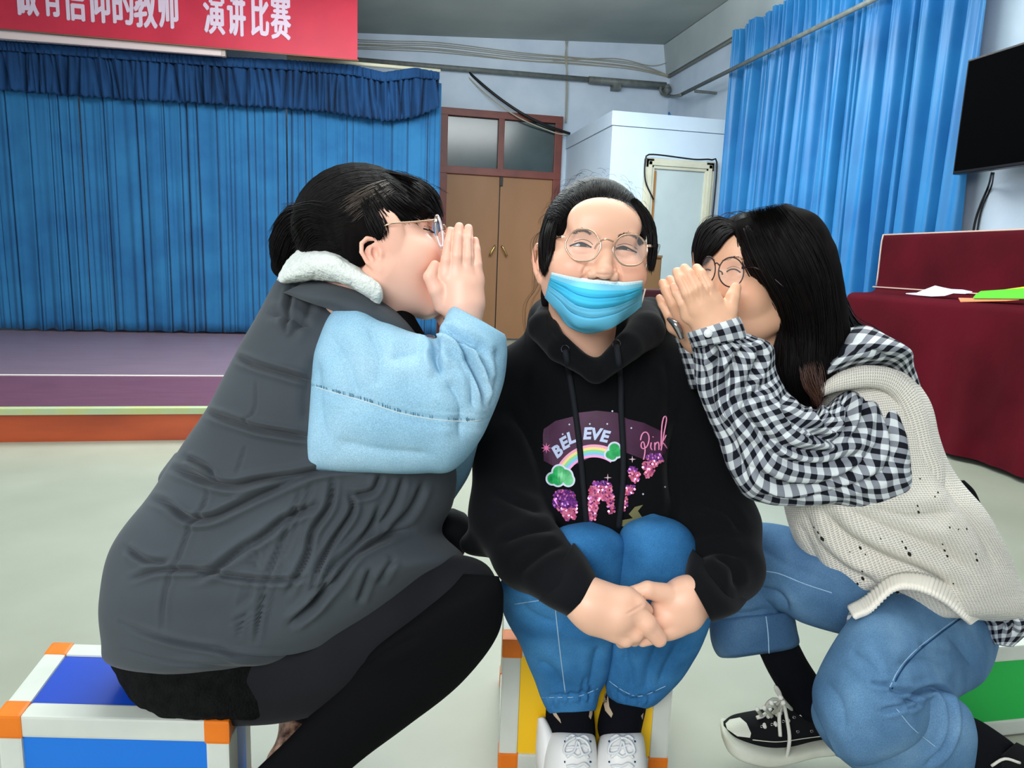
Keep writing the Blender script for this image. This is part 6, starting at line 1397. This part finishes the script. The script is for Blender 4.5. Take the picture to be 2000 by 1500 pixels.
# shoulder band framing the armhole in front of the sleeve
cloth_loft('shoulder_band',[(1588,782,1596,758,1.075,.012),(1640,764,1640,726,1.065,.018),(1700,758,1700,714,1.068,.020),(1738,776,1760,730,1.078,.022),(1752,820,1802,800,1.09,.024),(1768,880,1822,870,1.10,.022),(1782,935,1842,925,1.11,.02),(1760,975,1832,1000,1.115,.012)],120,50,M_knit,kn,uvs=True,bump=(.001,60))
# ribbed hem over the thigh
rb=catmull(np.array([(1672,1205,1660,1185),(1700,1192,1690,1168),(1745,1152,1740,1128),(1790,1150,1795,1122),(1840,1172,1852,1142),(1880,1205,1905,1172),(1893,1216,1930,1190)],float),46)
ribs=[]
for i in range(len(rb)):
    a,b_=rb[i,:2],rb[i,2:]; ribs.append((np.array([at(*(a*(1-t)+b_*t),1.07+.04*t+.13*max(0,i-26)/20) for t in np.linspace(0,1,6)]),.0042))
tubes('ribbed_hem',ribs,M_knit,kn,6)
cloth_loft('shirt_tail',[(1905,1190,1985,1185,1.25,.03),(1935,1215,1996,1215,1.25,.04),(1938,1245,1998,1240,1.26,.035),(1945,1262,1975,1266,1.26,.015)],50,60,M_ging,pr,[([(1950,1200),(1960,1230)],5,.006),([(1975,1200),(1980,1240)],5,.006)],uvs=True,bump=(.003,60))
cloth_loft('shirt_tail_front',[(1652,1218,1655,1195,1.15,.01),(1690,1212,1680,1178,1.14,.02),(1730,1185,1722,1160,1.14,.02),(1760,1168,1755,1150,1.14,.01)],40,30,M_ging,pr,uvs=True,bump=(.003,60))
# jeans
M_jR=denim('jeans_stone_blue','45698c','5a80a3','7297b6',8)
nS=[([(1735,1345),(1760,1352),(1785,1350)],5,.007,.6),([(1700,1332),(1720,1336),(1742,1336)],4,.005),([(1740,1360),(1775,1366),(1795,1352),(1830,1345),(1852,1370),(1858,1420),(1840,1465),(1810,1495)],5,.010,.5),([(1720,1390),(1760,1380),(1785,1365)],5,.006),([(1790,1250),(1830,1275),(1870,1280)],12,.005),([(1750,1300),(1800,1290),(1860,1310)],12,.006),([(1610,1330),(1640,1370),(1650,1430)],14,.004),([(1660,1270),(1700,1300),(1720,1330)],10,.004),([(1780,1360),(1790,1375),(1770,1385)],4,.006),([(1850,1240),(1880,1270),(1900,1300)],9,.005)]
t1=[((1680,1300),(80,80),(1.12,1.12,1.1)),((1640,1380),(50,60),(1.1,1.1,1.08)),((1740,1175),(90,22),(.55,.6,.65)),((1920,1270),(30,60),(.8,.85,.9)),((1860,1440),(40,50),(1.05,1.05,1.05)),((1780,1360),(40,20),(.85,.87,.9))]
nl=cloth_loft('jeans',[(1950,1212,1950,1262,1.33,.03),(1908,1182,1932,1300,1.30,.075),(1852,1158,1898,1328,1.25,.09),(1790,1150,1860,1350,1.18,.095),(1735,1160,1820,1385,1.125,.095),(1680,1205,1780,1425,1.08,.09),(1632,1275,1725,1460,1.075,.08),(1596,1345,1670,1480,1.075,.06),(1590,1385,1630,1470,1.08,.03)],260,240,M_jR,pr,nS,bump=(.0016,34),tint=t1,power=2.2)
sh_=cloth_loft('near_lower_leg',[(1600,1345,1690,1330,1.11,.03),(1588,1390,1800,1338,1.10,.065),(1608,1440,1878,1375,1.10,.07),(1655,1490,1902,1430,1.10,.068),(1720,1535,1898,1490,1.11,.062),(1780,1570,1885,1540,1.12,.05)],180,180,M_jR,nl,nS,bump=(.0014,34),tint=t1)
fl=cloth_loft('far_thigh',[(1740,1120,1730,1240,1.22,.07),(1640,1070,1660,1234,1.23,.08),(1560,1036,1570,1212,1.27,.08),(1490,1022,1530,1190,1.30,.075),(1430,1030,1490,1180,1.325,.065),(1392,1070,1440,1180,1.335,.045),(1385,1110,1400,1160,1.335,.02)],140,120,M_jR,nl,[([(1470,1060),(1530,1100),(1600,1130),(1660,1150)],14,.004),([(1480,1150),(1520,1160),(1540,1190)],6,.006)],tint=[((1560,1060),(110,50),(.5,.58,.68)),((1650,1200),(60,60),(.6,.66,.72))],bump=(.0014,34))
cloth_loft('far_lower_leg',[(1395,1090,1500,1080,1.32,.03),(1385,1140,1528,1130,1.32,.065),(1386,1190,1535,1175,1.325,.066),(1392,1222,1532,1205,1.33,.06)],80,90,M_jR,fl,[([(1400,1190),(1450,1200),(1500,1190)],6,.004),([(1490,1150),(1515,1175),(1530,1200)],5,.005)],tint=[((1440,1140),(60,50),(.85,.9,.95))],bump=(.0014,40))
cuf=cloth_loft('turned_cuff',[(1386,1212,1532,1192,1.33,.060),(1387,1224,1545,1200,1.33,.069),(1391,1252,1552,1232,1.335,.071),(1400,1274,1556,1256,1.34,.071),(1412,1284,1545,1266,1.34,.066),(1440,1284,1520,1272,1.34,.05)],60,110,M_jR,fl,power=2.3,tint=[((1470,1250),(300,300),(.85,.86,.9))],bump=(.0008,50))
bv_n=bvh_of(nl,sh_); bv_f=bvh_of(fl)
seam('leg_seam',bv_n,[(1876,1208),(1830,1242),(1790,1275),(1760,1310),(1742,1345)],3.0,M_thread_d,nl,.0003); seam('leg_seam',bv_n,[(1874,1204),(1828,1238),(1787,1271),(1756,1306),(1738,1342)],1.6,M_thread,nl,.0004)
seam('leg_seam',bv_n,[(1750,1383),(1780,1420),(1810,1445),(1835,1465)],1.8,M_thread,nl,.0003); seam('leg_seam',bv_f,[(1480,1114),(1520,1120),(1570,1140),(1625,1158)],2.0,M_thread,fl,.0003)
bv_c=bvh_of(cuf); seam('cuff_seam',bv_c,[(1496,1204),(1500,1235),(1502,1276)],2.4,M_thread,cuf,.0003)
# socks and canvas sneakers
s3=cloth_loft('sock',[(1478,1262,1552,1245,1.345,.034),(1500,1310,1574,1288,1.35,.034),(1525,1352,1600,1330,1.36,.036),(1550,1392,1622,1375,1.36,.04),(1565,1415,1630,1400,1.37,.03)],50,40,M_sock,pr)
M_canv=mat('black_canvas','101113',.85,.15,bump=(700,.3,.0005)); M_rub=mat('ivory_rubber','cfd2c3',.45,.35,col2='c2c4b2',nscale=15)
sn=bpy.data.objects.new('canvas_sneaker',None); COL.objects.link(sn); sn.parent=pr; sn['label']='black canvas sneaker with white toe cap and laces, flat on the floor'
up_=cloth_loft('canvas_upper',[(1413,1412,1415,1440,1.37,.018),(1432,1402,1434,1452,1.373,.036),(1470,1394,1470,1456,1.375,.042),(1510,1388,1512,1456,1.378,.045),(1548,1368,1550,1454,1.38,.042),(1580,1345,1584,1450,1.385,.038),(1610,1340,1616,1446,1.39,.036),(1648,1352,1650,1440,1.395,.036),(1672,1372,1672,1432,1.40,.028)],110,70,M_canv,sn)
cloth_loft('rubber_sole',[(1407,1424,1409,1436,1.368,.012),(1411,1414,1420,1456,1.368,.036),(1438,1424,1446,1469,1.368,.050),(1490,1440,1496,1477,1.370,.055),(1540,1446,1542,1472,1.373,.053),(1590,1438,1592,1462,1.378,.048),(1645,1430,1648,1456,1.385,.046),(1678,1424,1680,1446,1.39,.034)],90,60,M_rub,sn,power=3.2)
bv_u=bvh_of(up_)
patch('toe_cap',bv_u,[(1417,1413),(1425,1405),(1445,1401),(1458,1412),(1467,1432),(1465,1441),(1440,1438),(1420,1424)],M_rub,sn,.003,5)
M_lc=mat('ivory_lace','cfcfc4',.85,.15)
for a,b2,c2 in (((1478,1384),(1487,1398),(1494,1420)),((1492,1382),(1506,1398),(1516,1416)),((1506,1372),(1524,1392),(1540,1408)),((1524,1362),(1545,1384),(1566,1396)),((1506,1386),(1490,1398),(1478,1402)),((1530,1372),(1512,1392),(1500,1400)),((1548,1368),(1530,1384),(1516,1398))):
    tube('lace',drape(bv_u,[a,b2,c2],.005,1.35),.0036,M_lc,sn,n=7,res=12)
for x,y in ((1488,1419),(1508,1415),(1530,1409),(1551,1401),(1570,1394),(1558,1429),(1585,1428)):
    a=np.linspace(0,2*np.pi,12); seam('lace_eyelet',bv_u,[(x+3.2*math.cos(t),y+3.2*math.sin(t)) for t in a],1.8,M_sil,sn,.001,5,2,False)
tube('lace',ats([(1528,1372,1.33),(1522,1352,1.33),(1514,1340,1.33),(1518,1352,1.33),(1526,1362,1.33)]),.0034,M_lc,sn,n=7,res=20)
tube('lace',ats([(1528,1368,1.33),(1510,1366,1.325),(1497,1378,1.325),(1512,1378,1.325),(1528,1370,1.33)]),.0034,M_lc,sn,n=7,res=24)
tube('lace',ats([(1526,1372,1.33),(1522,1400,1.325),(1524,1438,1.32)]),.0034,M_lc,sn,n=7,res=14)
tube('lace',ats([(1530,1370,1.33),(1538,1410,1.325),(1542,1445,1.315),(1536,1482,1.33)]),.0034,M_lc,sn,n=7,res=16)
seam('foxing_stripe',bvh_of(sn.children[1]) if False else bv_u,[(1470,1445),(1520,1449),(1580,1441),(1640,1434)],1.8,M_rub,sn,.004)
s4=cloth_loft('sock',[(1835,1450,1865,1395,1.10,.03),(1872,1490,1905,1404,1.11,.038),(1888,1535,1950,1430,1.13,.042),(1902,1585,1995,1465,1.15,.045),(1925,1620,2045,1515,1.17,.045)],40,40,M_sock,pr)
sn2=bpy.data.objects.new('canvas_sneaker',None); COL.objects.link(sn2); sn2.parent=pr; sn2['label']='black sneaker cut off by the corner of the picture'
u2=cloth_loft('canvas_upper',[(1925,1500,1985,1450,1.135,.03),(1925,1545,2030,1475,1.15,.047),(1945,1600,2080,1520,1.17,.05),(1990,1650,2110,1580,1.19,.04)],40,40,M_canv,sn2)
foot('canvas_shoe_body',at(2010,1560,1.17),.95,-.3,M_canv,sn2,'black canvas body of the cut-off sneaker',.9)
tube('lace',ats([(1936,1496,1.105),(1962,1482,1.10),(1992,1490,1.105)]),.0022,M_lc,sn2,n=6,res=10)
# black bag flap behind her back
bg_=empty('shoulder_bag','black bag flap showing behind the cream vest','bag')
cloth_loft('bag_body',[(1845,940,1880,938,1.20,.015),(1862,972,1900,960,1.20,.02),(1876,1010,1915,990,1.205,.02),(1888,1030,1928,1022,1.21,.012)],40,40,M_blk,bg_)
tube('bag_strap',ats([(1806,840,1.215),(1832,890,1.21),(1862,945,1.20)]),.005,M_blk,bg_,n=6)
